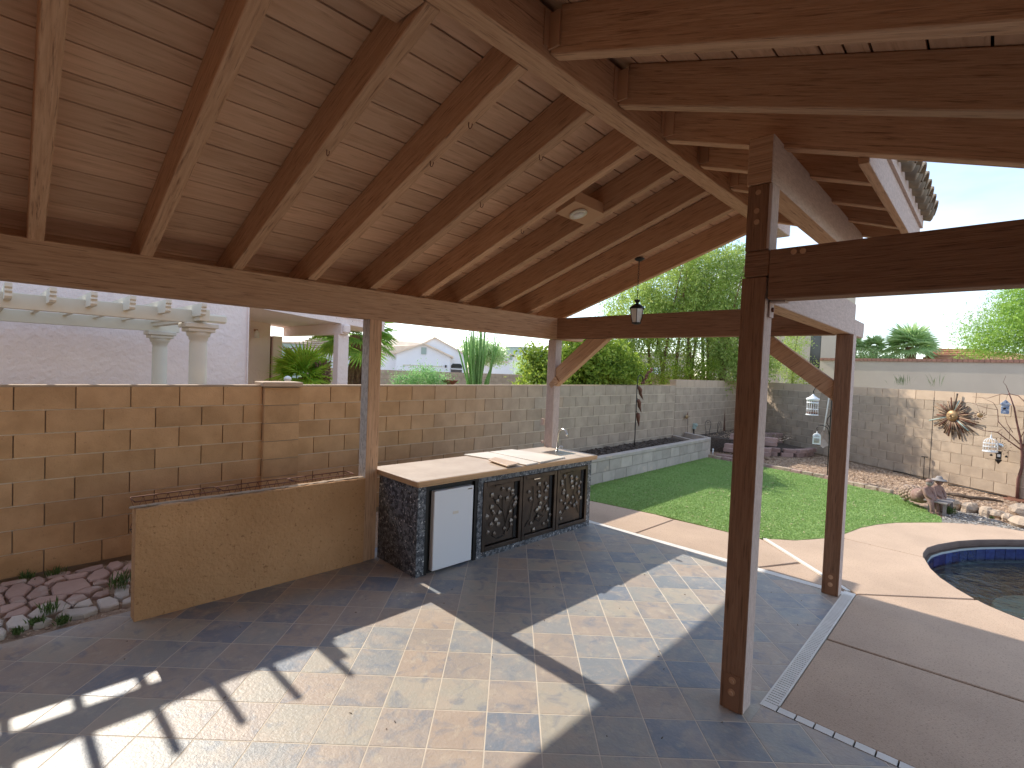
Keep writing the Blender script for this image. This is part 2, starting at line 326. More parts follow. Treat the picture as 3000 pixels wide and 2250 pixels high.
def crown_pts(blobs, n, clump=.18, per=26, shell=.55):
    """clumped points through the volume of several ellipsoids (c, r)"""
    vol = np.array([r[0]*r[1]*r[2] for c, r in blobs])**.75; vol /= vol.sum(); out = []
    for (c, r), f in zip(blobs, vol):
        k = max(3, int(n*f/per)); d = rs.normal(size=(k, 3)); d /= np.linalg.norm(d, axis=1, keepdims=True)
        rad = (shell+(1.05-shell)*rs.rand(k))[:, None]; ctr = np.array(c)+d*rad*np.array(r)
        out.append((ctr[:, None, :]+rs.normal(size=(k, per, 3))*clump*(.6+.8*rs.rand(k))[:, None, None]).reshape(-1, 3))
    return np.concatenate(out)
# ============================================================ GROUND
PX = [(.37,9.605),(.122,9.324),(-.07,9.078),(-.256,8.774),(-.43,8.372),(-.513,8.088),(-.528,7.79),(-.498,7.564),(-.418,7.206),(-.318,6.942),(-.182,6.707),(-.04,6.515),(.035,6.435),(.158,6.342),(.277,6.27),
      (.6,6.12),(1.1,6.02),(1.8,6.05),(2.6,6.3),(3.2,6.9),(3.45,7.7),(3.3,8.7),(2.8,9.5),(2.1,9.95),(1.3,10.05),(.8,9.92)]   # pool edge
big = MB()
for a, b in (((-900, -900), (-.7, 900)), ((3.9, -900), (900, 900)), ((-.7, -900), (3.9, 5.9)), ((-.7, 10.2), (3.9, 900))):
    big.add([(a[0], a[1], -.06), (b[0], a[1], -.06), (b[0], b[1], -.06), (a[0], b[1], -.06)], [(0, 1, 2, 3)])
struct(obj('ground', big, DIRT))
gv = MB()
for a, b in (((-6.0, -4), (-4.74, 5.7)), ((-6.0, 5.7), (-.7, 19)), ((-.7, 10.2), (7, 19))):
    gv.add([(a[0], a[1], -.012), (b[0], a[1], -.012), (b[0], b[1], -.012), (a[0], b[1], -.012)], [(0, 1, 2, 3)])
struct(obj('gravel_bed', gv, GRAV))

# -------- tiled patio
ca, sa = math.cos(phi), math.sin(phi)
def w2s(x, y): return (ca*x-sa*y, sa*x+ca*y)
floor_o = struct(thing('patio_floor', 'tiled patio floor', None)) ; del floor_o['label']
gm = MB()
gm.add([(-4.79,-4,-.0012),(-.93,-4,-.0012),(-.93,5.62,-.0012),(-4.79,5.62,-.0012)], [(0,1,2,3)]); gm.add([(-.93,-4,-.0012),(4,-4,-.0012),(4,3.33,-.0012),(-.93,3.33,-.0012)], [(0,1,2,3)])
obj('grout', gm, GROUT, floor_o)
TP = .3032; g = .003
def tile_mesh(poly, o):
    m = MB(); n = len(poly); cx = sum(p[0] for p in poly)/n; cy = sum(p[1] for p in poly)/n
    ii = []
    for p in poly:
        v = Vector((cx-p[0], cy-p[1])); l = max(v.length, 1e-6); ii.append((p[0]+v.x/l*.0025, p[1]+v.y/l*.0025))
    vs = [(x, y, -.012) for x, y in poly]+[(x, y, -.0015) for x, y in poly]+[(x, y, 0) for x, y in ii]
    fs = [(i+k*n, (i+1) % n+k*n, (i+1) % n+(k+1)*n, i+(k+1)*n) for k in (0, 1) for i in range(n)]+[tuple(2*n+i for i in range(n))]
    m.add(vs, fs); return m
ox, oy = -.3382*2, 1.3038*2
tl = []
for i in range(-34, 40):
    for j in range(-34, 34):
        q = [(i+g/TP, j+g/TP), (i+1-g/TP, j+g/TP), (i+1-g/TP, j+1-g/TP), (i+g/TP, j+1-g/TP)]
        P = [w2s(ox+a*TP, oy+b*TP) for a, b in q]
        if max(p[1] for p in P) < -3.9 or min(p[1] for p in P) > 5.62 or max(p[0] for p in P) < -4.79 or min(p[0] for p in P) > 3.9: continue
        pieces = []
        if all(p[0] > -4.788 for p in P) and (all(p[1] < 3.328 for p in P) or all(p[0] < -.942 and p[1] < 5.612 for p in P)): pieces = [(P, True)]
        else:
            a = clip(clip(clip(P, -1, 0, 4.788), 1, 0, -.942), 0, 1, 5.612)
            if len(a) > 2: pieces.append((a, False))
            b = clip(clip(P, -1, 0, .942), 0, 1, 3.328)
            if len(b) > 2: pieces.append((b, False))
        for p, full in pieces:
            cx = sum(t[0] for t in p)/len(p); cy = sum(t[1] for t in p)/len(p)
            fw = cx*-.687+cy*.726; sd = cx*.726+cy*.687
            vis = fw > .3 and abs(sd) < fw*1.02+.35 and fw > 1.9
            # counter, low wall and posts hide some
            if cy > 3 and cx < -4.45: vis = False
            tl.append((0 if vis else 1, math.hypot(cx, cy), p, full, cx, cy))
tl.sort(key=lambda t: (t[0], t[1])); base = None; rest = MB()
for k, (vv, dd, p, full, cx, cy) in enumerate(tl):
    if k < 298 and vv == 0:
        if full:
            if base is None:
                base = tile_mesh([(x-cx, y-cy) for x, y in p], None).mesh('tile', (0, 0, 0), TILE)
            o = link('tile', base, floor_o, (cx, cy, 0))
        else: obj('tile', tile_mesh(p, None), TILE, floor_o, (cx, cy, 0))
    else: t = tile_mesh(p, None); rest.add(t.v, t.f)
stuff(obj('tile_field', rest, TILE, floor_o))

# -------- drains
dr = thing('slotted_drain', 'white slotted drain grate running from the nearest post to the rear corner post', 'drain', (-.91, 4.5, 0))
m = MB().box((-.955,3.33,-.02),(-.945,5.74,.004)).box((-.872,3.40,-.02),(-.862,5.74,.004)); y = 3.40
while y < 5.66: m.box((-.945, y, -.02), (-.872, y+.021, .003)); y += .029
m.box((-.945,5.66,-.02),(-.872,5.74,.003)); obj('grate', m, WHITEP, dr); obj('channel', MB().box((-.945,3.36,-.03),(-.872,5.66,-.012)), DARK, dr)
dr2 = thing('slotted_drain', 'narrow white edging strip with dark cross slots at the bottom right of the patio', 'drain', (1, 3.365, 0), )
m = MB(); x = -.955
while x < 3.6: m.box((x, 3.334, -.02), (x+.089, 3.392, .003)); x += .098
obj('grate', m, WHITEP, dr2); obj('channel', MB().box((-.955,3.336,-.03),(3.6,3.390,-.010)), DARK, dr2)
dr3 = thing('edge_strip', 'long white edging strip between the rear row of patio tiles and the concrete walk', 'drain', (-2.4, 5.67, 0))
obj('strip', MB().box((-4.2,5.618,-.02),(-.955,5.712,.003)), WHITEP, dr3)
dr4 = thing('edge_strip', 'thin white strip crossing the concrete deck diagonally to the lawn', 'drain', (-1.5, 6.35, 0))
def strip(p, q, wd, z0, z1):
    d = Vector((q[0]-p[0], q[1]-p[1])).normalized(); n = Vector((-d.y, d.x))*wd/2
    return MB().prism([(p[0]+n.x,p[1]+n.y),(q[0]+n.x,q[1]+n.y),(q[0]-n.x,q[1]-n.y),(p[0]-n.x,p[1]-n.y)], z0, z1)
obj('strip', strip((-.93,5.78),(-2.03,6.85),.045,-.02,.004), WHITEP, dr4)

# -------- concrete deck slabs (the pool is a real hole)
deck = struct(thing('pool_deck', '', None)); del deck['label']
LE = [(-5.35,6.45),(-4.455,6.6),(-3.43,6.72),(-2.72,6.72),(-2.42,6.72),(-2.04,6.79),(-1.72,7.06),(-1.5,7.44),(-1.35,7.9),(-1.256,8.42),(-1.116,8.83),(-.954,9.15),(-.723,9.45),(-.48,9.75)]  # lawn / deck edge
Yd = 5.724
slabs = [
 [(-4.7,Yd),(-3.19,Yd),(-3.15,6.685),(-3.43,6.71),(-4.455,6.59),(-5.2,6.5),(-5.2,Yd)],
 [(-3.17,Yd),(-1.745,Yd),(-1.475,6.255),(-2.05,6.78),(-2.42,6.71),(-2.72,6.71),(-3.13,6.69)],
 [(-1.72,Yd),(-.955,Yd),(-1.44,6.22)],
 [(-.90,5.80),(-.855,5.765),(-.045,6.52)]+PX[:11][::-1][0:0]+[(-.182,6.707),(-.318,6.942),(-.418,7.206),(-.498,7.564),(-.51,7.60),(-1.42,7.66),(-1.5,7.44),(-1.72,7.06),(-1.995,6.84)],
 [(-1.415,7.672),(-.513,7.615),(-.528,7.79),(-.513,8.088),(-.43,8.372),(-.256,8.774),(-.07,9.078),(.122,9.324),(.37,9.605),(.8,9.92),(.8,10.2),(-.05,10.15),(-.48,9.75),(-.723,9.45),(-.954,9.15),(-1.116,8.83),(-1.256,8.42),(-1.35,7.9)],
 [(-.858,5.735),(-.855,4.578),(3.9,4.90),(3.9,6.9),(3.2,6.9),(2.6,6.3),(1.8,6.05),(1.1,6.02),(.6,6.12),(.277,6.27),(.158,6.342),(.035,6.435),(-.025,6.505)],
 [(-.858,4.556),(-.858,3.398),(3.9,3.398),(3.9,4.878)],
 [(.815,9.925),(1.3,10.05),(2.1,9.95),(2.8,9.5),(3.3,8.7),(3.45,7.7),(3.2,6.912),(3.9,6.912),(3.9,10.2),(.815,10.2)]]
for sb in slabs:
    cx = sum(p[0] for p in sb)/len(sb); cy = sum(p[1] for p in sb)/len(sb)
    obj('slab', MB().prism(sb, -.10, 0), CONC, deck, (cx, cy, 0), bevel=.006)
obj('joint_bed', MB().add([(-5.2,5.715,-.03),(-.86,5.715,-.03),(-.86,3.39,-.03),(3.9,3.39,-.03),(3.9,6.0,-.03),(-.045,6.45,-.03),(-.45,7.0,-.03),(-.55,7.9,-.03),(-1.5,7.9,-.03),(-2.4,6.7,-.03),(-5.2,6.5,-.03)], [tuple(range(11))]), DARK, deck)

# -------- lawn
lawn = LE+[(-.5,10.05),(-.7,10.6),(-.98,10.99),(-1.06,11.4),(-1.7,11.55),(-2.41,11.92),(-2.85,12.08),(-3.36,12.2),(-3.69,12.25),(-4.45,12.32),(-5.15,12.41),(-5.2,7.4)]
struct(obj('lawn', MB().prism(lawn, -.03, .004), TURF))
def inpoly(x, y, poly):
    r = np.zeros(len(x), bool); j = len(poly)-1
    for i in range(len(poly)):
        xi, yi = poly[i]; xj, yj = poly[j]
        c = ((yi > y) != (yj > y)) & (x < (xj-xi)*(y-yi)/(yj-yi+1e-12)+xi); r ^= c; j = i
    return r
def scatter(n, poly, x0, x1, y0, y1):
    x = x0+rs.rand(n)*(x1-x0); y = y0+rs.rand(n)*(y1-y0); k = inpoly(x, y, poly); return x[k], y[k]
x, y = scatter(150000, lawn, -5.3, -.4, 6.4, 12.5)
P = np.stack([x, y, np.full(len(x), .003)], 1); a = rs.rand(len(x))*6.28; d = np.stack([np.cos(a), np.sin(a), np.zeros(len(x))], 1)*.006
tip = P+np.stack([rs.normal(size=len(x))*.012, rs.normal(size=len(x))*.010, .010+.013*rs.rand(len(x))], 1)
stuff(tag(link('turf', npmesh('turf', np.stack([P-d, P+d, tip], 1).reshape(-1, 3), np.arange(3*len(x)).reshape(-1, 3), BLADE)), 'short bright green artificial turf covering the curved lawn', 'lawn'))
x, y = scatter(900, lawn, -5.3, -.4, 6.4, 12.5)
V, F = leaves(np.stack([x, y, np.full(len(x), .034)], 1), .055, .016, axis=np.array([0, 0, 0]), jitter=1); V[:, 2] = .022+(V[:, 2]-.034)*.12
stuff(tag(link('fallen_leaves', npmesh('fallen_leaves', V, F, CHIP)), 'tiny dry leaves scattered over the green lawn', 'leaves'))

# -------- gravel chips
def chips(n, poly, bb, size, z, m, name, label):
    x, y = scatter(n, poly, *bb); n = len(x); t = rs.normal(size=(n, 3, 3))*size*np.array([1, 1, .4]); t[:, :, 0] += x[:, None]; t[:, :, 1] += y[:, None]; t[:, :, 2] += z+size*.4
    return stuff(tag(link(name, npmesh(name, t.reshape(-1, 3), np.arange(3*n).reshape(-1, 3), m)), label, 'gravel'))
gp = [(-1.06,11.4),(-1.7,11.55),(-2.41,11.92),(-3.36,12.2),(-4.45,12.32),(-5.1,12.5),(-5.9,14),(-5.9,17.3),(-2.57,15.1),(.36,13.0),(2.5,11.5),(1.5,10.3),(.35,10.5),(-.25,10.95),(-.5,11.15),(-.95,11.2)]
chips(60000, gp, (-6, 2.5, 10.3, 17.3), .018, -.01, CHIP, 'wood_chip_mulch', 'tan gravel and wood chips between the lawn edging and the back wall')
gg = [(-.5,9.8),(-.45,10.95),(-.1,10.9),(.25,10.5),(.7,10.25),(.2,10.2)]
chips(9000, gg, (-.6, .8, 9.7, 11), .014, -.008, PEBG, 'grey_pebbles', 'patch of small grey pebbles beside the statue at the pool deck edge')
chips(9000, [(-6,-.5),(-4.80,-.5),(-4.80,5.6),(-6,5.6)], (-6, -4.8, -.5, 5.6), .011, -.010, CHIP, 'path_gravel', 'light pebbles filling the gaps of the flagstone strip by the left wall')
FL = [[(-5.762,0.192),(-5.88,0.237),(-5.88,0.301),(-5.763,0.35),(-5.686,0.337),(-5.571,0.294),(-5.574,0.198),(-5.67,0.181)],
[(-5.862,0.321),(-5.966,0.353),(-5.977,0.407),(-5.888,0.441),(-5.785,0.43),(-5.741,0.366)],
[(-5.524,0.3),(-5.655,0.352),(-5.72,0.399),(-5.647,0.441),(-5.465,0.432),(-5.444,0.372),(-5.442,0.319)],
[(-5.622,0.45),(-5.713,0.49),(-5.702,0.677),(-5.531,0.699),(-5.453,0.703),(-5.377,0.57),(-5.424,0.45)],
[(-5.671,0.69),(-5.809,0.763),(-5.834,0.831),(-5.702,0.862),(-5.613,0.825),(-5.55,0.763),(-5.551,0.697)],
[(-5.875,0.857),(-5.957,0.889),(-5.965,0.959),(-5.854,0.984),(-5.767,0.933),(-5.731,0.877)],
[(-5.555,0.201),(-5.594,0.23),(-5.558,0.289),(-5.446,0.306),(-5.409,0.294),(-5.45,0.213)],
[(-5.399,0.305),(-5.444,0.372),(-5.421,0.454),(-5.363,0.538),(-5.289,0.501),(-5.288,0.394),(-5.279,0.318)],
[(-5.187,0.305),(-5.302,0.379),(-5.289,0.501),(-5.142,0.541),(-5.067,0.505),(-5.071,0.402),(-5.022,0.33),(-5.148,0.284)],
[(-5.263,0.511),(-5.346,0.566),(-5.298,0.631),(-5.209,0.647),(-5.161,0.573),(-5.11,0.542)],
[(-5.004,0.428),(-5.073,0.482),(-5.028,0.6),(-4.991,0.676),(-4.916,0.674),(-4.88,0.583),(-4.939,0.469)],
[(-5.03,0.685),(-5.122,0.688),(-5.133,0.77),(-5.029,0.813),(-4.923,0.805),(-4.906,0.737),(-4.936,0.685)],
[(-5.084,0.171),(-5.178,0.203),(-5.164,0.266),(-5.019,0.303),(-4.938,0.288),(-4.938,0.23),(-4.981,0.182)],
[(-5.428,0.151),(-5.429,0.228),(-5.387,0.292),(-5.352,0.279),(-5.284,0.181),(-5.285,0.148)],
[(-5.213,0.164),(-5.28,0.184),(-5.332,0.294),(-5.254,0.313),(-5.175,0.27),(-5.185,0.203),(-5.196,0.167)],
[(-5.216,-.02),(-5.216,0.146),(-5.15,0.163),(-5.064,0.153),(-5.044,0.0)],
[(-5.724,0.0),(-5.724,0.159),(-5.693,0.174),(-5.485,0.185),(-5.443,0.152),(-5.46,0.0)],
[(-5.875,0.0),(-5.867,0.191),(-5.812,0.214),(-5.743,0.175),(-5.748,0.0)],
[(-5.975,0.166),(-5.965,0.332),(-5.897,0.323),(-5.89,0.237),(-5.889,0.187),(-5.901,0.163)],
[(-5.832,0.551),(-5.837,0.659),(-5.812,0.724),(-5.72,0.679),(-5.731,0.578)],
[(-5.74,0.418),(-5.802,0.475),(-5.832,0.541),(-5.75,0.568),(-5.724,0.478),(-5.677,0.448)],
[(-5.92,0.634),(-5.962,0.757),(-5.961,0.849),(-5.883,0.838),(-5.84,0.761),(-5.856,0.661)],
[(-5.51,0.711),(-5.542,0.767),(-5.489,0.812),(-5.431,0.813),(-5.446,0.712)],
[(-5.557,0.831),(-5.702,0.884),(-5.685,0.942),(-5.549,0.944),(-5.482,0.908),(-5.498,0.833)],
[(-5.729,0.95),(-5.827,1.0),(-5.841,1.09),(-5.67,1.12),(-5.658,0.956)],
[(-5.153,0.804),(-5.257,0.825),(-5.304,0.862),(-5.297,0.933),(-5.045,0.888),(-5.022,0.839),(-5.076,0.815)],
[(-5.092,0.545),(-5.147,0.571),(-5.183,0.657),(-5.054,0.658),(-5.028,0.625)],
[(-5.362,0.578),(-5.417,0.663),(-5.408,0.735),(-5.346,0.763),(-5.277,0.664)],
[(-5.216,0.668),(-5.285,0.702),(-5.276,0.792),(-5.197,0.783),(-5.172,0.726)],
[(-4.91,0.304),(-4.99,0.32),(-5.01,0.374),(-4.945,0.415),(-4.9,0.359)],
[(-5.006,-.03),(-5.0,0.161),(-4.938,0.173),(-4.865,0.157),(-4.859,-.02)],
[(-4.906,0.817),(-4.986,0.834),(-5.01,0.9),(-4.874,0.9)],
[(-5.367,0.823),(-5.379,0.872),(-5.44,0.956),(-5.343,0.946),(-5.324,0.862)],
[(-5.975,0.448),(-5.978,0.503),(-5.97,0.568),(-5.936,0.618),(-5.864,0.582),(-5.859,0.498),(-5.877,0.454)]]
path = struct(thing('flagstone_path', '', None, (-5.4, .6, 0))); del path['label']
for i, f in enumerate(FL):
    cx = sum(p[0] for p in f)/len(f); cy = sum(p[1] for p in f)/len(f)
    f = [(cx+(p[0]-cx)*.97, cy+(p[1]-cy)*.97) for p in f]
    obj('flagstone', MB().prism(f, -.03, .026+random.random()*.012, bev=.012), FLAGG if cx > -5.22 else FLAG, path, (cx, cy, 0))

# ============================================================ POOL
pool = thing('swimming_pool', 'curved swimming pool with a row of cobalt blue waterline tiles', 'pool', (1.3, 8, 0))
sh = MB(); n = len(PX); c0 = (1.4, 8.0)
def off(p, d): v = Vector((c0[0]-p[0], c0[1]-p[1])).normalized(); return (p[0]+v.x*d, p[1]+v.y*d)
I = [off(p, .035) for p in PX]
vs = [(x, y, -.085) for x, y in I]+[(x, y, -1.3) for x, y in I]
sh.add(vs, [(i, i+n, (i+1) % n+n, (i+1) % n) for i in range(n)]+[tuple(n+i for i in range(n))])
obj('shell', sh, PEBL, pool)
cp = MB(); prof = [(0, -.09), (-.012, -.075), (-.014, -.045), (-.008, -.014), (.002, -.001)]
for k in range(len(prof)-1):
    a = [off(p, -prof[k][0]) for p in PX]; b = [off(p, -prof[k+1][0]) for p in PX]
    cp.add([(x, y, prof[k][1]) for x, y in a]+[(x, y, prof[k+1][1]) for x, y in b], [(i, (i+1) % n, (i+1) % n+n, i+n) for i in range(n)])
cp.add([(x, y, -.09) for x, y in PX]+[(x, y, -.088) for x, y in I], [(i, i+n, (i+1) % n+n, (i+1) % n) for i in range(n)])
obj('coping', cp, COPE, pool)
gl = MB(); I2 = [off(p, .040) for p in PX]
gl.add([(x, y, -.088) for x, y in I2]+[(x, y, -.30) for x, y in I2], [(i, i+n, (i+1) % n+n, (i+1) % n) for i in range(n)]); obj('grout_band', gl, PGROUT, pool)
# tiles follow the curve
per = I2+[I2[0]]; acc = 0; pts = []
tot = sum(math.dist(per[i], per[i+1]) for i in range(n)); st = tot/round(tot/.153); want = 0; i = 0; pos = 0
cum = [0]
for k in range(n): cum.append(cum[-1]+math.dist(per[k], per[k+1]))
def at(s):
    s %= tot
    for k in range(n):
        if cum[k] <= s <= cum[k+1]: t = (s-cum[k])/(cum[k+1]-cum[k]+1e-9); return (per[k][0]+(per[k+1][0]-per[k][0])*t, per[k][1]+(per[k+1][1]-per[k][1])*t)
    return per[0]
for k in range(round(tot/st)):
    a = at(k*st+.004); b = at((k+1)*st-.004); d = Vector((b[0]-a[0], b[1]-a[1])).normalized(); nn = Vector((d.y, -d.x)); c = Vector(((a[0]+b[0])/2, (a[1]+b[1])/2))
    if (Vector(c0)-c).dot(nn) < 0: nn = -nn
    m = MB(); q = [(a[0], a[1]), (b[0], b[1]), (b[0]+nn.x*.008, b[1]+nn.y*.008), (a[0]+nn.x*.008, a[1]+nn.y*.008)]; m.prism(q, -.262, -.112)
    obj('pool_tile', m, PTILE, pool, (c.x, c.y, -.19))
obj('round_step', MB().lathe((.95, 8.45, 0), [(.86, -1.3), (.86, -.60), (.84, -.585), (.001, -.58)], 40), PEBL2, pool)
struct(obj('pool_water', flat([off(p, .05) for p in PX], -.235), WATER))

# ============================================================ BLOCK WALLS
BL, BH = .3965, .197
def block_mesh(L, m, name='block', T=.06):
    b = MB().prism([(-L/2, -T/2), (L/2, -T/2), (L/2, T/2), (-L/2, T/2)], 0, BH); return b.mesh(name, (0, 0, 0), m)
BM = {}
def bmesh_(L, m):
    k = (round(L, 3), m.name)
    if k not in BM: BM[k] = block_mesh(L, m)
    return BM[k]
lw_base = {}
MORTARL = mat('pale bed mortar', (.80, .68, .52), (.70, .57, .42), 9, rough=.95, bump=.3, bs=80)
def block_run(parent, p0, ang, length, z0, courses, mats, face=1, shift=0, pitch=.4065, cp_=.207, zs=0, skip=None):
    """running bond from p0; the seen face lies on the p0 line, the blocks behind it"""
    d = Vector((math.cos(ang), math.sin(ang))); nrm = Vector((-d.y, d.x))*face     # away from the viewer
    for c in range(courses):
        s = -((c % 2)*pitch/2)-shift
        while s < length-.02:
            a, b = max(s, 0), min(s+pitch, length)
            if b-a > .04 and not (skip and skip(c, (a+b)/2)):
                L = b-a-.0095; q = Vector(p0)+d*((a+b)/2)+nrm*(.03-random.random()*.003)
                link('block', bmesh_(L, mats(c, (a+b)/2)), parent, (q.x, q.y, z0+c*cp_+zs*(a+b)/2), ang, bevel=0)
            s += pitch
def mortar(parent, p0, ang, length, z0, z1, th=.15, face=1, m=MORTAR, back=.020, zs=0):
    d = Vector((math.cos(ang), math.sin(ang))); nrm = Vector((-d.y, d.x))*face; p = Vector(p0)+nrm*back; q = p+nrm*th
    e = d*length; v = [(*p, z0), (*(p+e), z0), (*(q+e), z0), (*q, z0), (*p, z1), (*(p+e), z1+zs*length), (*(q+e), z1+zs*length), (*q, z1)]
    if zs >= 0 and m is MORTAR and z1 > 1:
        bj = MB(); k = 1
        while True:
            zz = .03+k*.207-.0135 if parent is not lw_base.get('w') else .03-ZS*2.6+k*.207-.0135
            if zz+.02 > z1+.01: break
            a0 = Vector(p0)+nrm*.0065; a1 = Vector(p0)+nrm*.03; w_ = zs*length
            bj.add([(*a0, zz), (*(a0+e), zz+w_), (*(a1+e), zz+w_), (*a1, zz), (*a0, zz+.013), (*(a0+e), zz+.013+w_), (*(a1+e), zz+.013+w_), (*a1, zz+.013)], [(0,3,2,1),(4,5,6,7),(0,1,5,4),(1,2,6,5),(2,3,7,6),(3,0,4,7)]); k += 1
        obj('bed_joints', bj, MORTARL, parent)
    obj('mortar_core', MB().add(v, [(0,3,2,1),(4,5,6,7),(0,1,5,4),(1,2,6,5),(2,3,7,6),(3,0,4,7)]), m, parent)
ZS = .0040
def WX(y): return -6.08+.012*y
AW = math.pi/2-.012
# left wall (nearest part of the run, seen through the ramada), from Y=-.75 to 12.35
lw = thing('block_wall', 'long tan concrete block wall on the left, behind the low stucco wall and the counter', 'wall', (-6.0, 5, 0))
Y0 = 2.2720-.4065*8+.2032; LW = 12.355-Y0
_a = [(.60,.365,.19),(.46,.27,.13),(.28,.155,.08)]; _b = [(.47,.365,.265),(.36,.275,.20),(.30,.23,.165)]
GRAD = [mat('bounce light graded concrete block', *[tuple(p*(1-f)+q*f for p, q in zip(_a[i], _b[i])) for i in (0, 1)], 3.2, tuple(p*(1-f)+q*f for p, q in zip(_a[2], _b[2])), 48, rough=.95, bump=.4, bs=70, rnd=.08, obj=True, lo3=.63, hi3=.78) for f in (.2, .4, .6, .8)]  # warm bounce light near and grey skylight farther off put into the block colours
def lmat(c, s): 
    y = Y0+s
    k = (y-3.4)/4.6*6+random.uniform(-.5, .5)
    return BLOCK if k < 1 else (BLOCKG if k >= 5 else GRAD[min(3, int(k)-1)])
lw_base['w'] = lw
block_run(lw, (WX(Y0), Y0), AW, LW, .03-ZS*2.6, 8, lmat, 1, zs=ZS, skip=lambda c, s: 2.31 < Y0+s < 2.64)
mortar(lw, (WX(Y0), Y0), AW, LW, -.3, .03+8*.207-.012-ZS*2.6, .15, 1, zs=ZS)
cap = MB()
wa, wb = WX(Y0)-.001, WX(12.35)-.001
cap.add([(wa,Y0,1.664),(wb,12.35,1.664+ZS*LW),(wb-.16,12.35,1.664+ZS*LW),(wa-.16,Y0,1.664),(wa,Y0,1.684),(wb,12.35,1.684+ZS*LW),(wb-.16,12.35,1.684+ZS*LW),(wa-.16,Y0,1.684)],
    [(0,1,2,3),(7,6,5,4),(4,5,1,0),(5,6,2,1),(6,7,3,2),(7,4,0,3)]); obj('wall_top', cap, MORTAR, lw)
# pilaster
pl = thing('wall_pilaster', 'block pilaster with a thin cap slab rising from the left block wall', 'pilaster', (-5.98, 2.475, 0))
for c in range(8): link('block', bmesh_(.40, BLOCK), pl, (-6.03, 2.475, .022+c*.207), math.pi/2)
obj('core', MB().box((-6.20,2.276,-.2),(-6.008,2.674,1.675)), MORTAR, pl); obj('cap_slab', MB().box((-6.24,2.245,1.680),(-5.975,2.705,1.735)), BLOCKP, pl, bevel=.008)
# raised far segment of the same side, up to the corner
lw2 = thing('block_wall', 'far raised stretch of the side block wall with a pinkish top course, beyond the planter', 'wall', (-6.0, 14, 0))
block_run(lw2, (-5.93, 12.36), math.pi/2, 4.84, .03, 9, lambda c, s: BLOCKP if c == 8 else BLOCKG, 1, shift=.15, zs=0)
mortar(lw2, (-5.93, 12.36), math.pi/2, 4.84, -.3, 1.875, .15, 1)
# back wall, diagonal
A0 = Vector((-6.02, 17.58)); dB = Vector((.813, -.582)); angB = math.atan2(dB.y, dB.x); LB = 10.9
bw = thing('block_wall', 'long back block wall crossing behind the lawn, with a pinkish top course and a metal sun on it', 'wall', (-.6, 13.7, 0))
s0 = (Vector((-.931, 13.939))-A0).dot(dB)
def bmat(c, s): return BLOCKP if c == 8 else BLOCKG
block_run(bw, A0, angB, LB, .03+.0, 9, bmat, 1, shift=.4065-(s0 % .4065))
mortar(bw, A0, angB, LB, -.3, 1.875, .15, 1)
obj('control_joint', MB(T=lambda s, t, z: (A0.x+dB.x*s+.582*-t, A0.y+dB.y*s-.813*t, z)).box((s0-.006, -.004, .02), (s0+.006, .0035, 1.74)), DARK, bw)

# ============================================================ BLOCK PLANTER
pk = thing('block_planter', 'long grey concrete block planter full of dark soil along the side wall', 'planter', (-5.1, 9.8, 0))
block_run(pk, (-5.06, 6.3), math.pi/2, 6.22, .0, 2, lambda c, s: BLUEG, 1, shift=.11, cp_=.205)
mortar(pk, (-5.06, 6.3), math.pi/2, 6.22, -.05, .405, .12, 1, m=BLUEG)
obj('top_slab', MB().box((-5.19,6.3,.408),(-5.045,12.54,.475)), BLUEG, pk, bevel=.006)
obj('soil', MB().box((-5.935,6.3,0),(-5.192,12.2,.40)), SOIL, pk)
def obl(p, L, a, th, z0, z1):
    d = Vector((math.cos(a), math.sin(a))); nn = Vector((-d.y, d.x))*th
    return MB().prism([tuple(p), tuple(Vector(p)+d*L), tuple(Vector(p)+d*L+nn), tuple(Vector(p)+nn)], z0, z1)
obj('divider', obl((-5.19, 11.93), .95, math.radians(150), .08, .0, .46), BLUEG, pk)
obj('end_slab', obl((-5.05, 12.56), 1.12, math.radians(150), .10, -.02, .49), BLUEG, pk)
ck = MB(); 
for i in range(900):
    xx, yy = -5.9+random.random()*.68, 6.9+random.random()*5.0; r = .012+random.random()*.03
    ck.blob((xx, yy, .40+r*.3), (r, r*1.2, r*.7), 5, 4, .4, i, False, random.random()*3)
stuff(obj('soil_clods', ck, SOIL, pk))

# ============================================================ EDGING AND STONE BEDS
ed = thing('lawn_edging', 'low row of pale edging bricks between the lawn and the gravel', 'edging', (-3, 12.1, 0))
line = [(-5.18,12.54),(-4.475,12.461),(-3.656,12.38),(-3.133,12.22),(-2.44,12.03),(-1.7,11.66),(-1.25,11.45)]
def along(line, step, fn):
    for i in range(len(line)-1):
        a, b = Vector(line[i]), Vector(line[i+1]); L = (b-a).length; k = max(1, round(L/step)); an = math.atan2((b-a).y, (b-a).x)
        for j in range(k): fn(a+(b-a)*((j+.5)/k), an, L/k)
def edb(p, an, L): link('edging_brick', edm[random.randrange(3)], ed, (p.x, p.y, random.random()*.008), an+random.uniform(-.04, .04))
edm = [MB().prism([(-.098-.004*i,-.045),(.098,-.05+.004*i),(.1,.045),(-.1,.05)], -.05, .055+.006*i, bev=.012).mesh('edging_brick', (0,0,0), [ROCK, BEDST, ROCK][i]) for i in range(3)]
along(line, .21, edb)
def stone_meshes(L, D, Hh, m, k=3): 
    out = []
    for i in range(k):
        r = random.Random(i+int(L*1000)); poly = [(-L/2, -D/2*r.uniform(.85, 1.05)), (-L/4, -D/2*1.08), (L/4, -D/2*1.1), (L/2, -D/2*r.uniform(.85, 1.05)), (L/2*.97, D/2), (-L/2*.97, D/2)]
        out.append(MB().prism(poly, 0, Hh, bev=.015).mesh('stone', (0, 0, 0), m))
    return out
SM = stone_meshes(.29, .17, .098, BEDST)
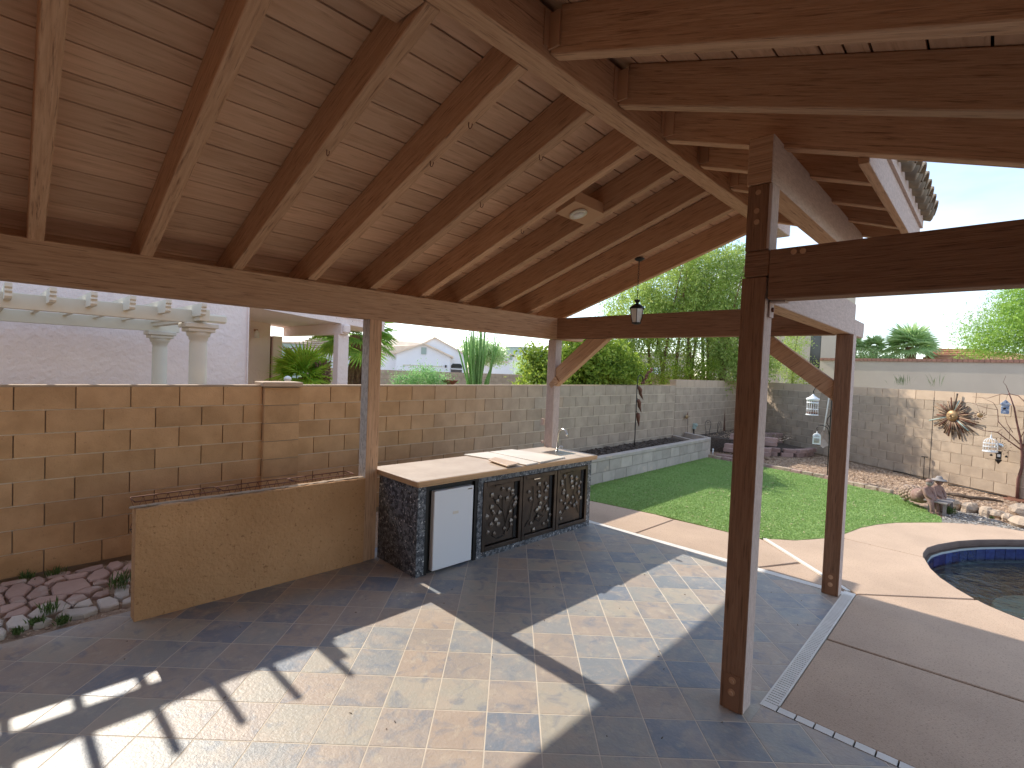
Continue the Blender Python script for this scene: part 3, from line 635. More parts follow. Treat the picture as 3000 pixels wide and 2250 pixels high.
def bed(name, label, lines, at_, fill=None):
    t = thing(name, label, 'stone bed', at_)
    for ln, z in lines:
        along(ln, .30, lambda p, an, L: link('stone', SM[random.randrange(3)], t, (p.x, p.y, z), an))
    if fill: obj('fill', MB().prism(fill[0], -.02, fill[1]), SOIL, t)
    return t
fr = [(-4.75,14.35),(-4.35,14.33),(-4.0,14.42),(-3.72,14.62),(-3.58,14.95),(-3.52,15.45)]
bed('stone_bed', 'low two-course bed of pinkish stones curving in front of the back wall behind the posts', [(fr, 0), ([(x+.05, y+.05) for x, y in fr], .10)], (-4, 14.8, 0), (fr+[(-3.7,15.7),(-4.9,16.5)], .14))
up = [(-5.35,15.75),(-4.95,15.8),(-4.65,16.05),(-4.52,16.35)]
bed('stone_bed', 'small raised stack of dark stones at the wall corner behind the lower bed', [(up, .12), (up, .22), (up, .32)], (-5, 16, 0), (up+[(-4.9,16.7),(-5.8,17.2)], .36))
st2 = [(-5.0,13.05),(-4.7,13.12),(-4.1,13.25)]
bed('stone_steps', 'stepped pinkish stone courses beside the end of the grey planter', [([(-5.0,12.85),(-3.95,13.05)], -.03), ([(-5.0,13.35),(-3.95,13.5)], .09), ([(-5.0,13.4),(-3.95,13.55)], .19), ([(-5.05,13.85),(-3.95,14.0)], .30), ([(-5.05,13.9),(-3.95,14.05)], .40)], (-4.5, 13.4, 0), ([(-5.95,13.4),(-4.3,13.95),(-4.4,15.2),(-5.95,16.6)], .36))
lb = thing('leaf_litter', 'dry leaves piled on the raised soil in the wall corner', 'leaves', (-5, 15, .36))
V, F = leaves(np.stack([-5.8+1.8*rs.rand(900), 13.9+2.6*rs.rand(900), .37+.03*rs.rand(900)], 1), .07, .03); V[:, 2] = np.maximum(V[:, 2]*.4+.22, .365)
stuff(link('dry_leaves', npmesh('dry_leaves', V-np.array(WL[lb]), F, CHIP), lb, tuple(WL[lb])))
rocks = [((-.42,11.02),(.13,.10,.10)),((-.20,11.0),(.16,.11,.10)),((-.02,10.93),(.13,.10,.09)),((.11,10.88),(.12,.09,.08)),((.24,10.80),(.10,.09,.07)),((.36,10.50),(.17,.12,.10)),((.58,10.42),(.15,.12,.11)),((.43,11.42),(.22,.17,.13))]
rl_ = ['reddish boulder nearest the statue, at the edge of the grey pebbles','long pale boulder, second from the statue in the row','rounded tan boulder in the middle of the pebble edge row','small tan boulder right of the middle of the row','smallest boulder of the row before the gap','large pale block of stone touching the pool deck','boulder at the right end of the row by the pool deck','big rounded boulder standing alone on the mulch below the bare sapling']
for i, ((x, y), r) in enumerate(rocks):
    o = obj('boulder', MB().blob((x, y, r[2]*.5), r, 9, 6, .16, i, False, i), ROCK, None, (x, y, 0)); tag(o, rl_[i], 'rock', 'boulders edging the pebbles' if i < 7 else None)
o = obj('branch_log', MB().tube([(-.56,12.24,.03),(-.4,12.2,.045),(-.24,12.2,.03),(-.05,12.26,.045),(.19,12.36,.02)], [.02,.035,.03,.03,.015], 7), BARK, None, (-.2,12.2,0)); tag(o, 'long weathered branch lying on the mulch in front of the back wall', 'branch')
# ============================================================ RAMADA
ram = thing('ramada', 'large brown timber ramada with open rafters and plank ceiling over the tiled patio', 'ramada', (-2.8, 2.8, 0))
def XL(y): return -4.52+.035*(y-2.75)
def tb(name, *a, mats=WOOD, side=None, bevel=.005, parent=None, label=None, **k):
    o = obj(name, MB().beam(*a, side_mat=side, **k), mats, parent or ram, bevel=bevel)
    if label: o['label'] = label
    return o
WW = [WOOD, WOODW]
def plate(parent, x0, x1, y, z0, z1, bolts):
    p = obj('base_plate', MB().box((x0, y-.006, z0), (x1, y, z1)), WOODSHADE, parent)
    for bx, bz in bolts:
        m = MB(); m.tube([(bx, y-.006, bz), (bx, y-.010, bz)], .021, 12, smooth=False); m.tube([(bx, y-.010, bz), (bx, y-.022, bz)], .012, 6, smooth=False); obj('bolt', m, WOOD, p)
def post(x, y, h, side=None, mats=[WOODSHADE, WOODW], w_=.137, label=None):
    o = tb('post', (x, y, 0), (x, y, h), w_, w_, up=(0, 1, 0), mats=mats, side=side, bevel=.004)
    if label: o['label'] = label
    return o
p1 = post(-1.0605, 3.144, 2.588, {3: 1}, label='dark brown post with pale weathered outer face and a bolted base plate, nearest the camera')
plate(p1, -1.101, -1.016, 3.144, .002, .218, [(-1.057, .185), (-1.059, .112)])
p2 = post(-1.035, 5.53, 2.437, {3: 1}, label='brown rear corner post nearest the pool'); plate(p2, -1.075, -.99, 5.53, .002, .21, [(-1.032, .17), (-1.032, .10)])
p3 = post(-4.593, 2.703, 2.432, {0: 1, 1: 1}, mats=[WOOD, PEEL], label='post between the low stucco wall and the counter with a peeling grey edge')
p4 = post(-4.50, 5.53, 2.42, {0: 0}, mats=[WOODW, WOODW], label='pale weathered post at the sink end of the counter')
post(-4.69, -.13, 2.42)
obj('wall_box', MB().box((-4.62, 5.50, 1.22), (-4.585, 5.54, 1.31)).box((-4.60,5.49,.97),(-4.57,5.53,1.0)), WOODW, ram)
def tail(x, y0, y1, z0, h, wd, m, side=None):
    """decorative beam end: lower half carries on past the post, end cut on a slant"""
    poly = [(y0, z0), (y1-.03, z0), (y1, z0+.05), (y1+.01, z0+h*.52), (y0, z0+h*.52)]
    mb = MB(); n = len(poly); vs = [(x-wd/2, a, b) for a, b in poly]+[(x+wd/2, a, b) for a, b in poly]
    mb.add(vs, [tuple(range(n-1, -1, -1)), tuple(n+i for i in range(n))]+[(i, (i+1) % n, (i+1) % n+n, i+n) for i in range(n)], [[(a*1.0, b) for a, b in poly[::-1]], [(a, b) for a, b in poly]]+[[(0, 0), (.1, 0), (.1, .1), (0, .1)]]*n)
    return obj('beam_tail', mb, m, ram, bevel=.004)
tb('header_beam', (XL(-1.2)-.07, -1.2, 2.44), (XL(5.70)-.07, 5.70, 2.425), .14, .288, label='long header beam on the left carrying the rafters')
tail(XL(5.9)-.07, 5.702, 6.15, 2.425, .288, .14, WOOD)
tb('header_beam', (-1.06, 3.284, 2.447), (-1.06, 5.70, 2.440), .14, .288, mats=WW, side={1: 1, 0: 0}, label='short header beam between the two right posts with a sun-faded outer face')
tail(-1.06, 5.702, 6.15, 2.44, .288, .14, WOODW)
tb('tie_beam', (-4.43, 5.60, 2.430), (-1.132, 5.60, 2.436), .137, .283, mats=WOODSHADE, label='rear tie beam above the diagonal braces')
tb('tie_beam', (-.981, 3.2125, 2.455), (4.2, 3.2125, 2.455), .137, .285, mats=WOODSHADE, label='tie beam leaving the nearest post to the right')
tb('tie_lap', (-1.118, 3.2125, 2.592), (-.983, 3.2125, 2.592), .137, .148, mats=WOODSHADE)
tb('post', (-1.053, 3.1445, 2.744), (-1.053, 3.1445, 3.126), .135, .135, up=(0, 1, 0), mats=[WOODSHADE, WOODW], side={3: 1})
up_ = MB(); up_.box((-1.0, 3.141, 2.75), (-.986, 3.1443, 3.12)); obj('side_board', up_, WOODW, ram)
tb('plate_beam', (-1.06, 3.146, 3.130), (-1.06, 5.83, 3.130), .140, .275, mats=WW, side={1: 1}, label='upper plate beam under the right rafters with a faded outer face')
for bx, bz in ((-1.063, 2.974), (-1.060, 2.909), (-1.059, 3.08), (-.854, 2.711), (-.808, 2.71)): obj('bolt', MB().tube([(bx, 3.1445, bz), (bx, 3.137, bz)], .016, 10, smooth=False), WOOD, ram)
br_ = MB().box((-.989, 3.20, 2.36), (-.980, 3.27, 2.452)).box((-.989, 3.20, 2.444), (-.90, 3.27, 2.453)); obj('angle_bracket', br_, WOODW, ram)
obj('bolt', MB().tube([(-.979, 3.235, 2.405), (-.970, 3.235, 2.405)], .014, 8), RUST, ram)
def brace(poly, y0, y1, lap):
    mb = MB(); n = len(poly); vs = [(x, y0, z) for x, z in poly]+[(x, y1, z) for x, z in poly]
    uv = [(x*.8+z*.6, z*.8-x*.6) for x, z in poly]
    mb.add(vs, [tuple(range(n)), tuple(2*n-1-i for i in range(n))]+[(i+n, (i+1) % n+n, (i+1) % n, i) for i in range(n)], [uv, uv[::-1]]+[[(0, 0), (.6, 0), (.6, .1), (0, .1)]]*n)
    o = obj('brace', mb, WOOD, ram, bevel=.004); m = MB(); n = len(lap)
    m.add([(x, y0-.018, z) for x, z in lap]+[(x, y0-.002, z) for x, z in lap], [tuple(range(n)), tuple(2*n-1-i for i in range(n))]+[(i+n, (i+1) % n+n, (i+1) % n, i) for i in range(n)], [[(x, z) for x, z in lap], [(x, z) for x, z in lap]]+[[(0, 0), (.1, 0), (.1, .02), (0, .02)]]*n)
    obj('brace_lap', m, WOOD, o)
brace([(-4.428, 2.03), (-4.428, 1.775), (-3.61, 2.428), (-3.93, 2.428)], 5.548, 5.652, [(-4.53, 1.80), (-4.48, 1.745), (-4.36, 1.845), (-4.42, 1.915)])
brace([(-1.105, 2.00), (-1.671, 2.431), (-1.93, 2.431), (-1.105, 1.815)], 5.555, 5.65, [(-1.13, 1.84), (-1.02, 1.955), (-.985, 1.92), (-1.08, 1.79)])
# ridge
tb('ridge_beam', (-1.845, -1.2, 3.608), (-1.845, 5.84, 3.608), .14, .262, label='ridge beam')
tb('ridge_plate', (-2.035, -1.2, 3.6075), (-2.035, 1.372, 3.6075), .222, .20)
tb('ridge_tail', (-1.845, 5.842, 3.615), (-1.845, 6.35, 3.615), .138, .125, mats=[WOODW])
RW, RH = .082, .235
Yh = [-.98, -.38, .235, .833, 1.451, 2.075, 2.698, 3.30, 3.82, 4.42, 5.01]
Yr = [-1.09, -.47, .14, .76, 1.375, 1.975, 2.603, 3.225, 3.785, 4.385, 4.985]
def zl(x): return 2.735+.3335*(x+4.54)
def zr(x): return 3.642-.333*(x+1.775)
hook_at = {5: [-2.367, -2.752], 6: [-2.345, -2.949], 7: [-3.086], 4: [-2.967]}
for i, (a, b) in enumerate(zip(Yh, Yr)):
    sl_ = (b-a)/2.64; x0, x1 = -1.918, -5.0
    if i < 4: x0 = -2.148
    f = lambda x: a+RW/2+sl_*(x+4.56)
    o = tb('rafter', (x0, f(x0), zl(x0)), (x1, f(x1), zl(x1)), RW, RH)
    for hx in hook_at.get(i, []):
        hy = f(hx)+.0; z = zl(hx); pts = [(hx, hy, z+.005), (hx, hy, z-.02)]+[(hx+.016-.016*math.cos(t), hy, z-.02-.016*math.sin(t)*1.3) for t in (.4, .9, 1.5, 2.1, 2.7, 3.3)]
        obj('cup_hook', MB().tube(pts, .0028, 5), RUST, o)
YR = [-.42, .20, .81, 1.43, 2.055, 2.715, 3.325, 3.909, 4.54, 5.15]
for i, y in enumerate(YR):
    x1 = 2.7 if i <= 6 else -.622
    o = tb('rafter', (-1.772, y+RW/2, zr(-1.772)), (x1, y+RW/2, zr(x1)), RW, RH)
    z = zr(-1.76); obj('joist_hanger', MB().box((-1.773, y-.014, z+.02), (-1.70, y-.002, z+.20)).box((-1.773, y-.05, z+.03), (-1.768, y-.002, z+.22)), WOOD, o)
tb('barge_rafter', (-1.918, 5.79, zl(-1.918)), (-5.0, 5.79, zl(-5.0)), .07, .24)
tb('barge_rafter', (-1.772, 5.79, zr(-1.772)), (-.622, 5.79, zr(-.622)), .07, .24)
# eaves
obj('fascia_board', MB().beam((-5.025, -1.2, 2.478), (-5.025, 5.85, 2.478), .045, .352), WOOD, ram)
obj('fascia_board', MB().beam((-.5935, 3.392, 3.212), (-.5935, 5.86, 3.212), .052, .262, side_mat={1: 1}), [WOOD, WOODW], ram, bevel=.003)['label'] = 'sun-bleached fascia board at the right eave'
obj('fascia_trim', MB().beam((-.557, 3.392, 3.405), (-.557, 5.87, 3.405), .018, .10), WOODW, ram)
# ceiling planks
def plank(x0, x1, zf, y0, y1):
    k = random.random()*9; gx = .0055; a, b = x0+gx, x1-gx; za, zb = zf(a), zf(b); t = .021; dz = random.uniform(0, .003)
    v = [(a,y0,za+dz),(b,y0,zb+dz),(b,y1,zb+dz),(a,y1,za+dz),(a,y0,za+t),(b,y0,zb+t),(b,y1,zb+t),(a,y1,za+t)]
    L = y1-y0; W_ = b-a; uv0 = [(k, 0), (k, W_), (k+L, W_), (k+L, 0)]
    mb = MB().add(v, [(0,3,2,1),(4,5,6,7),(0,1,5,4),(1,2,6,5),(2,3,7,6),(3,0,4,7)], [[uv0[0], uv0[3], uv0[2], uv0[1]], uv0, uv0, uv0, uv0, uv0])
    o = obj('ceiling_plank', mb, PLANK, ram); return o
zdl = lambda x: zl(x)+RH*1.054+.002; zdr = lambda x: zr(x)+RH*1.054+.002
PP = .1965; x = -2.213+PP*2
while x > -5.0: plank(max(x-PP, -5.04), min(x, -1.85), zdl, -1.2, 5.845); x -= PP
x = -1.845
while x < 2.7:
    if x+PP < -.57: plank(x, x+PP, zdr, -1.2, 5.845)
    elif x < -.6: plank(x, -.57, zdr, -1.2, 5.845); plank(-.57, x+PP, zdr, -1.2, 3.405)
    else: plank(x, x+PP, zdr, -1.2, 3.405)
    x += PP
rf = MB(); y0, y1 = -1.25, 5.86
def slab(xa, xb, zf, y0, y1, lo=.024, hi=.09):
    rf.add([(xa,y0,zf(xa)+lo),(xb,y0,zf(xb)+lo),(xb,y1,zf(xb)+lo),(xa,y1,zf(xa)+lo),(xa,y0,zf(xa)+hi),(xb,y0,zf(xb)+hi),(xb,y1,zf(xb)+hi),(xa,y1,zf(xa)+hi)], [(0,3,2,1),(4,5,6,7),(0,1,5,4),(1,2,6,5),(2,3,7,6),(3,0,4,7)])
slab(-5.05, -1.85, zdl, -1.22, 5.86); slab(-1.85, -.57, zdr, -1.22, 5.86); slab(-.57, 2.75, zdr, -1.22, 3.41)
obj('roof_deck', rf, mat('dark roofing felt', (.05,.04,.035), rough=1), ram)
# barrel tiles: right slope, edge courses beside the fascia
def barrel(L=.42):
    m = MB(); n = 8; vs = []
    for e, (xx, rr_) in enumerate(((0, .105), (L, .085))):
        for s_ in (1, .86):
            for j in range(n+1): t = math.pi*j/n; vs.append((-xx, -math.cos(t)*rr_*s_, math.sin(t)*rr_*s_*.95))
    k = n+1; fs = []
    for j in range(n): fs += [(j, j+1, 2*k+j+1, 2*k+j), (k+j+1, k+j, 3*k+j, 3*k+j+1), (j+1, j, k+j, k+j+1)]
    m.add(vs, fs); return m.mesh('roof_tile', (0, 0, 0), RTILE_D)
bt = barrel(); yy = 3.50
while yy < 5.95:
    for c in range(3):
        xx = -.47-c*.36; o = link('roof_tile', bt, ram, (xx, yy+random.uniform(-.01, .01), zdr(xx)+.05)); o.rotation_euler = (random.uniform(-.04, .04), math.atan(.333)-.04, 0)
    yy += .205
edge = MB()
for k, yy in enumerate(np.arange(3.5, 5.9, .205)): edge.tube([(-.48, yy+.1, zdr(-.48)+.05), (-1.2, yy+.1, zdr(-1.2)+.05)], .06, 6)
obj('tile_pans', edge, RTILE_D, ram)

# ============================================================ LOW STUCCO WALL AND WIRE PLANTER RACKS
lowm = MB(); LWT = lambda a, t, z: (-4.566+.0266*(a-.834)-t, a, z)
lowm.T = LWT; segs = 24
vs = []; fs = []
for i in range(segs+1):
    a = .834+(2.70-.834)*i/segs; jz = .848+random.uniform(-.004, .004)
    vs += [(a, 0, 0), (a, 0, jz-.006), (a, .008, jz), (a, .115, jz+random.uniform(-.003, .004)), (a, .122, jz-.01), (a, .122, 0)]
for i in range(segs):
    for k in range(5): fs.append((i*6+k, i*6+k+1, (i+1)*6+k+1, (i+1)*6+k))
fs += [(0, 5, 4, 3, 2, 1), tuple(segs*6+k for k in range(6))]
lowm.add(vs, fs); LWALL = obj('body', lowm, STUCCO_T, thing('stucco_wall', 'low tan textured stucco wall between the flagstones and the first post', 'wall', (-4.6, 1.75, 0)))
capm = MB(T=LWT); random.seed(5)
for i in range(60):
    a = .84+1.84*i/59; capm.blob((a, .06, .852), (.05, .03, .006), 6, 4, .5, i, False)
obj('rough_top', capm, MORTAR, LWALL.parent)
for k, (ya, yb, nm) in enumerate(((.85, 1.44, 'left'), (1.455, 2.05, 'middle'), (2.065, 2.65, 'right'))):
    t = thing('wire_planter_rack', {'left': 'rusty wire planter rack behind the free end of the low stucco wall', 'middle': 'wire planter rack in the middle of the three behind the low stucco wall', 'right': 'wire planter rack nearest the post behind the low stucco wall'}[nm], 'planter rack', (-4.77, ya, .6), 'wire racks hung behind the low wall')
    xa, xb = -4.695+.03*(ya-.8), -4.865+.03*(ya-.8); z = .872
    obj('top_rail', MB().tube([(xa, ya, z), (xb, ya, z), (xb, yb, z), (xa, yb, z), (xa, ya, z)], .005, 6), RUST, t)
    obj('bottom_rail', MB().tube([(xa, ya, .62), (xb, ya, .62), (xb, yb, .62), (xa, yb, .62), (xa, ya, .62)], .004, 5), BLACKM, t)
    mz = MB(); nz = 7
    for j in range(nz):
        y_a = ya+(yb-ya)*j/nz; y_b = ya+(yb-ya)*(j+1)/nz
        mz.tube([(xb, y_a, z), (xb, y_b, .62)], .0022, 4); mz.tube([(xb, y_b, z), (xb, y_a, .62)], .0022, 4)
    obj('wire_lattice', mz, RUST, t)

# ============================================================ OUTDOOR KITCHEN
ka = math.radians(2.1); KO = (-3.849, 2.856)
def KT(u, v, z): return (KO[0]+u*math.sin(ka)-v*math.cos(ka), KO[1]+u*math.cos(ka)+v*math.sin(ka), z)
kt = thing('outdoor_kitchen', 'outdoor counter with pebble-finish front, stone top and leaf-decorated metal doors', 'outdoor kitchen', KT(1.33, .4, 0))
def kb(name, a, b, m, parent=None, bevel=0, label=None):
    mb = MB(T=KT).box(a, b); mb.f = [f[::-1] for f in mb.f]
    o = obj(name, mb, m, parent or kt, at=tuple(WL[parent or kt]), bevel=bevel); 
    if label: o['label'] = label
    return o
ZT = .862
kb('side_panel', (0, .0, 0), (.09, .70, ZT), GRAN); kb('end_panel', (2.60, 0, 0), (2.667, .70, ZT), GRAN); kb('back_panel', (.092, .66, 0), (2.598, .70, ZT), GRAN)
kb('front_panel', (.74, .0, .0), (.805, .05, ZT-.002), GRAN); kb('top_rail', (.807, .002, .80), (2.598, .05, ZT-.001), GRAN); kb('bottom_rail', (.807, .0, 0), (2.598, .06, .058), GRAN)
kb('back_filler', (.807, .30, .06), (2.598, .32, .80), DARK)
kb('frame_side', (.092, .006, 0), (.125, .55, ZT-.003), BLACKM); kb('frame_side', (.702, .006, 0), (.738, .55, ZT-.003), BLACKM); kb('frame_top', (.127, .006, .832), (.70, .55, ZT-.003), BLACKM)
kb('countertop', (-.035, -.04, .880), (2.72, .80, .922), COUNT, bevel=.004); kb('counter_edge', (-.032, -.046, .866), (2.717, .79, .878), COUNTE)
em = MB(T=KT).box((-.035, -.050, .882), (2.72, -.041, .918)); obj('edge_tile', em, COUNTE, kt); obj('edge_tile', MB(T=KT).box((-.046, -.046, .882), (-.036, .80, .918)), COUNTE, kt)
random.seed(21)
lfm = MB(); 
def leafmesh(L=.055, W_=.026):
    m = MB(); v = [(0, 0, 0), (W_*.8, -.006, L*.3), (W_, -.006, L*.55), (0, 0, L), (-W_, -.006, L*.55), (-W_*.8, -.006, L*.3), (0, -.016, L*.5)]
    m.add(v, [(0, 1, 6), (1, 2, 6), (2, 3, 6), (3, 4, 6), (4, 5, 6), (5, 0, 6)]); return m.mesh('leaf', (0, 0, 0), LEAFM)
LM = leafmesh(); LMS = leafmesh(.042, .021)
pat = [[((.10,.68),40),((.27,.62),10),((.33,.76),-20),((.42,.72),35),((.15,.46),-30),((.12,.40),60),((.16,.34),20),((.05,.30),-10),((.50,.62),30),((.58,.52),10),((.62,.46),-60),((.30,.32),-25),((.46,.30),40),((.56,.40),0),((.58,.18),10),((.22,.20),-10),((.12,.14),10),((.28,.12),-30),((.08,.03),-20),((.18,-.02),15),((.38,.02),0),((.50,.06),20),((.40,.56),25),((.48,.70),60),((.20,.55),45),((.52,.12),-15)],
 [((.10,.60),-10),((.12,.44),20),((.28,.72),50),((.30,.56),20),((.34,.46),-20),((.46,.70),0),((.48,.62),30),((.46,.54),10),((.50,.40),-35),((.32,.34),60),((.36,.24),-40),((.26,.20),30),((.48,.24),15),((.54,.16),-20),((.16,-.02),10),((.20,-.16),40),((.44,-.10),10),((.54,-.06),-10),((.28,.10),70),((.58,.05),0)],
 [((.14,.76),10),((.10,.68),-30),((.08,.60),20),((.10,.50),80),((.14,.42),-20),((.20,.34),40),((.08,.28),-10),((.16,.20),30),((.30,.72),20),((.34,.62),-20),((.32,.52),50),((.44,.68),10),((.46,.58),-40),((.50,.48),20),((.52,.36),0),((.54,.26),60),((.38,.30),-30),((.30,.18),30),((.24,.08),-10),((.40,.10),20),((.06,.02),10),((.12,-.08),-50),((.46,.14),15),((.56,.58),-10)]]
stems = [[[(.38,-.08),(.40,.15),(.34,.35),(.33,.62)],[(.34,.35),(.22,.52),(.14,.66)],[(.40,.12),(.47,.42),(.56,.64)],[(.44,-.04),(.54,.12),(.56,.34)],[(.14,-.04),(.24,-.12),(.38,-.10)]],
 [[(.02,-.06),(.14,.10),(.20,.45),(.18,.70)],[(.32,.40),(.36,.58),(.33,.76)],[(.22,.0),(.34,.22),(.42,.34)],[(.40,.16),(.52,.30),(.56,.42)],[(.24,.06),(.34,-.02),(.42,.08),(.30,.16),(.24,.06)]],
 [[(.20,.10),(.20,.40),(.16,.76)],[(.34,.10),(.38,.40),(.44,.70)],[(.40,.36),(.48,.10),(.54,-.06)],[(.10,.0),(.26,.18),(.36,.28)]]]
for k, (ua, ub, zb, zt) in enumerate(((.81, 1.395, .060, .798), (1.405, 1.985, .062, .797), (1.997, 2.595, .064, .796))):
    door = kb('cabinet_door', (ua+.055, .030, zb+.055), (ub-.055, .042, zt-.055), BRONZE, label=['cabinet door with a vine relief rising from a curved stem, beside the fridge', 'middle cabinet door with a pale handle', 'cabinet door with the densest leaf relief, at the sink end'][k])
    for nm, a, b in (('door_stile', (ua, -.006, zb), (ua+.045, .03, zt)), ('door_stile', (ub-.045, -.006, zb), (ub, .03, zt)), ('door_rail', (ua+.047, -.006, zt-.045), (ub-.047, .03, zt)), ('door_rail', (ua+.047, -.006, zb), (ub-.047, .03, zb+.045))): kb(nm, a, b, BRONZE, door, bevel=.003)
    kb('hinge_shadow_strip', (ub-.10, .024, zb+.056), (ub-.056, .029, zt-.056), DARK, door)
    kb('handle', (ua+.17, -.012, zt-.062), (ua+.27 if k == 1 else ua+.30, .004, zt-.050), STEEL if k == 1 else BRONZE, door)
    W0, H0 = ub-ua-.15, zt-zb-.12
    sm_ = MB(T=KT)
    for s in stems[k]: sm_.tube([(ua+.05+q[0]*.78, .021, zb+.06+(q[1]+.18)*.60) for q in s], .0035, 5)
    obj('vine_stem', sm_, BLACKM, door)
    for (lu, lz), an in pat[k]:
        P = KT(ua+.05+lu*.78, .022, zb+.06+(lz+.18)*.60-.02)
        o = link('leaf', LM if random.random() < .6 else LMS, door, P); o.rotation_euler = (0, math.radians(an), -ka+math.pi/2)
        o.scale = (1.1, 1, 1.2)
# fridge
fz = thing('mini_fridge', 'white-door mini fridge built into the counter', 'fridge', KT(.42, .25, 0))
kb('cabinet', (.145, .035, .012), (.685, .53, .822), BLACKM, fz); kb('door', (.168, -.028, .03), (.655, .030, .800), FRIDGE, fz, bevel=.006)
fd = fz.children[-1]; kb('badge', (.575, -.0305, .765), (.635, -.0285, .778), STEEL, fd); kb('badge_text', (.583, -.0318, .7685), (.628, -.0307, .7745), DARK, fd)
kb('sticker', (.395, -.0295, .545), (.465, -.0285, .572), PALEB, fd); kb('foot', (.15, .03, 0), (.68, .10, .011), BLACKM, fz)
# sink and tap
su0, su1, sv0, sv1 = 2.23, 2.55, .17, .49
sk_ = kb('sink_rim', (su0, sv0, .9225), (su1, sv1, .9265), STEEL)
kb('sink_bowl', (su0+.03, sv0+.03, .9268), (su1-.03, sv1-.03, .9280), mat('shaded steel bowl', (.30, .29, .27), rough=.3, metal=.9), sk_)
fa = obj('tap', MB(T=KT).tube([(2.47, .42, .926), (2.47, .42, 1.10), (2.465, .405, 1.17), (2.455, .37, 1.215), (2.44, .32, 1.235), (2.43, .27, 1.225), (2.42, .235, 1.185), (2.418, .225, 1.15)], [.016, .012, .011, .011, .011, .011, .012, .013], 10), STEEL, kt, at=KT(2.47, .42, .926))
obj('tap_lever', MB(T=KT).tube([(2.47, .40, .985), (2.475, .37, .99), (2.48, .345, .985)], [.013, .016, .014], 8), STEEL, fa)
obj('tap_base', MB(T=KT).tube([(2.47, .42, .924), (2.47, .42, .94)], .026, 12), STEEL, fa)
def panel(poly, z0, z1, m, name, label):
    cx = sum(p[0] for p in poly)/4; cy = sum(p[1] for p in poly)/4
    return tag(obj(name, MB().prism(poly, z0, z1), m, None, (cx, cy, z0), bevel=.002), label, 'panel')
panel([(-4.60,4.50),(-4.58,4.885),(-3.80,5.02),(-3.755,4.49)], .9235, .938, PALEB, 'loose_slab', 'large pale stone panel lying on the counter next to the sink')
panel([(-4.64,4.10),(-4.61,4.48),(-3.76,4.46),(-3.745,4.24)], .9235, .937, PALEB, 'loose_slab', 'pale stone panel lying on the counter left of the one by the sink')
panel([(-4.16,4.05),(-4.22,4.22),(-3.80,4.19),(-3.77,3.96)], .9385, .953, TANB, 'loose_slab', 'small tan panel lying on top of the pale ones at the counter edge')

# own house behind the camera: the patio roof runs back to it
oh = thing('main_house', 'tan stucco house wall closing the patio behind the viewer', 'house', (0, -2.2, 0))
obj('wall', MB().box((-4.9, -2.5, 0), (9, -2.2, 3.9)), STUCCO_T, oh); obj('door', MB().box((-1.0, -2.198, 0), (.9, -2.17, 2.1)), WINGL, oh); obj('eave', MB().box((-5.1, -2.5, 3.0), (3.4, -1.24, 3.06)), WOOD, oh)
# ============================================================ LANTERN, DETECTOR
zt_ = zl(-2.72)
ln = thing('hanging_lantern', 'dark metal lantern with frosted panes hanging on a chain from a rafter', 'lantern', (-2.70, 4.80, 2.51))
lx, ly = -2.72, 4.78; dz = zl(lx)
lx, ly, lz0 = -2.93, 5.20, 2.545
ln.location = (lx, ly, lz0); WL[ln] = Vector((lx, ly, lz0)); zc = zl(lx)
obj('canopy', MB().lathe((lx, ly-.14, zc), [(.001, -.035), (.03, -.03), (.055, -.012), (.060, .0)], 14), BLACKM, ln)
lz = lambda z: 2.545+(z-2.51)*1.09
ch = MB()
zz = zc-.035; top = lz(2.757); k = 0
obj('hook_arm', MB().tube([(lx, ly-.14, zc-.03), (lx, ly-.14, zc-.05)], .006, 6), BLACKM, ln)
while zz > top:
    r = .009; a = (1, 0) if k % 2 else (0, 1)
    ch.tube([(lx+a[0]*r*math.cos(t), ly-.14+a[1]*r*math.cos(t), zz-.016+.016*math.sin(t)) for t in np.linspace(0, 6.283, 9)], .0022, 4); zz -= .026; k += 1
obj('chain', ch, BLACKM, ln); lyc = ly-.14
obj('finial', MB().lathe((lx, lyc, 0), [(.003, lz(2.76)), (.032, lz(2.757)), (.036, lz(2.75)), (.022, lz(2.735)), (.010, lz(2.722)), (.028, lz(2.712)), (.052, lz(2.70)), (.078, lz(2.682)), (.084, lz(2.668)), (.080, lz(2.664))], 16), BLACKM, ln)
obj('pane_glass', MB().lathe((lx, lyc, 0), [(.074, lz(2.664)), (.073, lz(2.64)), (.064, lz(2.58)), (.047, lz(2.525)), (.001, lz(2.522))], 6, False), GLASSW, ln)
rb = MB()
for j in range(6):
    t = 2*math.pi*j/6; c_, s_ = math.cos(t), math.sin(t); rb.tube([(lx+c_*r, lyc+s_*r, z) for r, z in ((.079, lz(2.664)), (.077, lz(2.64)), (.067, lz(2.58)), (.050, lz(2.525)))], .004, 4)
obj('ribs', rb, BLACKM, ln); obj('bottom_ring', MB().lathe((lx, lyc, 0), [(.001, lz(2.508)), (.02, lz(2.506)), (.046, lz(2.514)), (.052, lz(2.526)), (.001, lz(2.527))], 12), BLACKM, ln)
bx = MB(); f = lambda x, y, dz=0: (x, y, zl(x)+dz)
bx.add([f(-2.775, 3.385), f(-2.575, 3.385), f(-2.575, 3.80), f(-2.775, 3.80), f(-2.775, 3.385, .09), f(-2.575, 3.385, .09), f(-2.575, 3.80, .09), f(-2.775, 3.80, .09)], [(0,3,2,1),(4,5,6,7),(0,1,5,4),(1,2,6,5),(2,3,7,6),(3,0,4,7)])
obj('mounting_block', bx, WOOD, ram)
dt = thing('ceiling_light', 'small round white fixture on a wooden block between two rafters', 'ceiling light', f(-2.68, 3.57, 0))
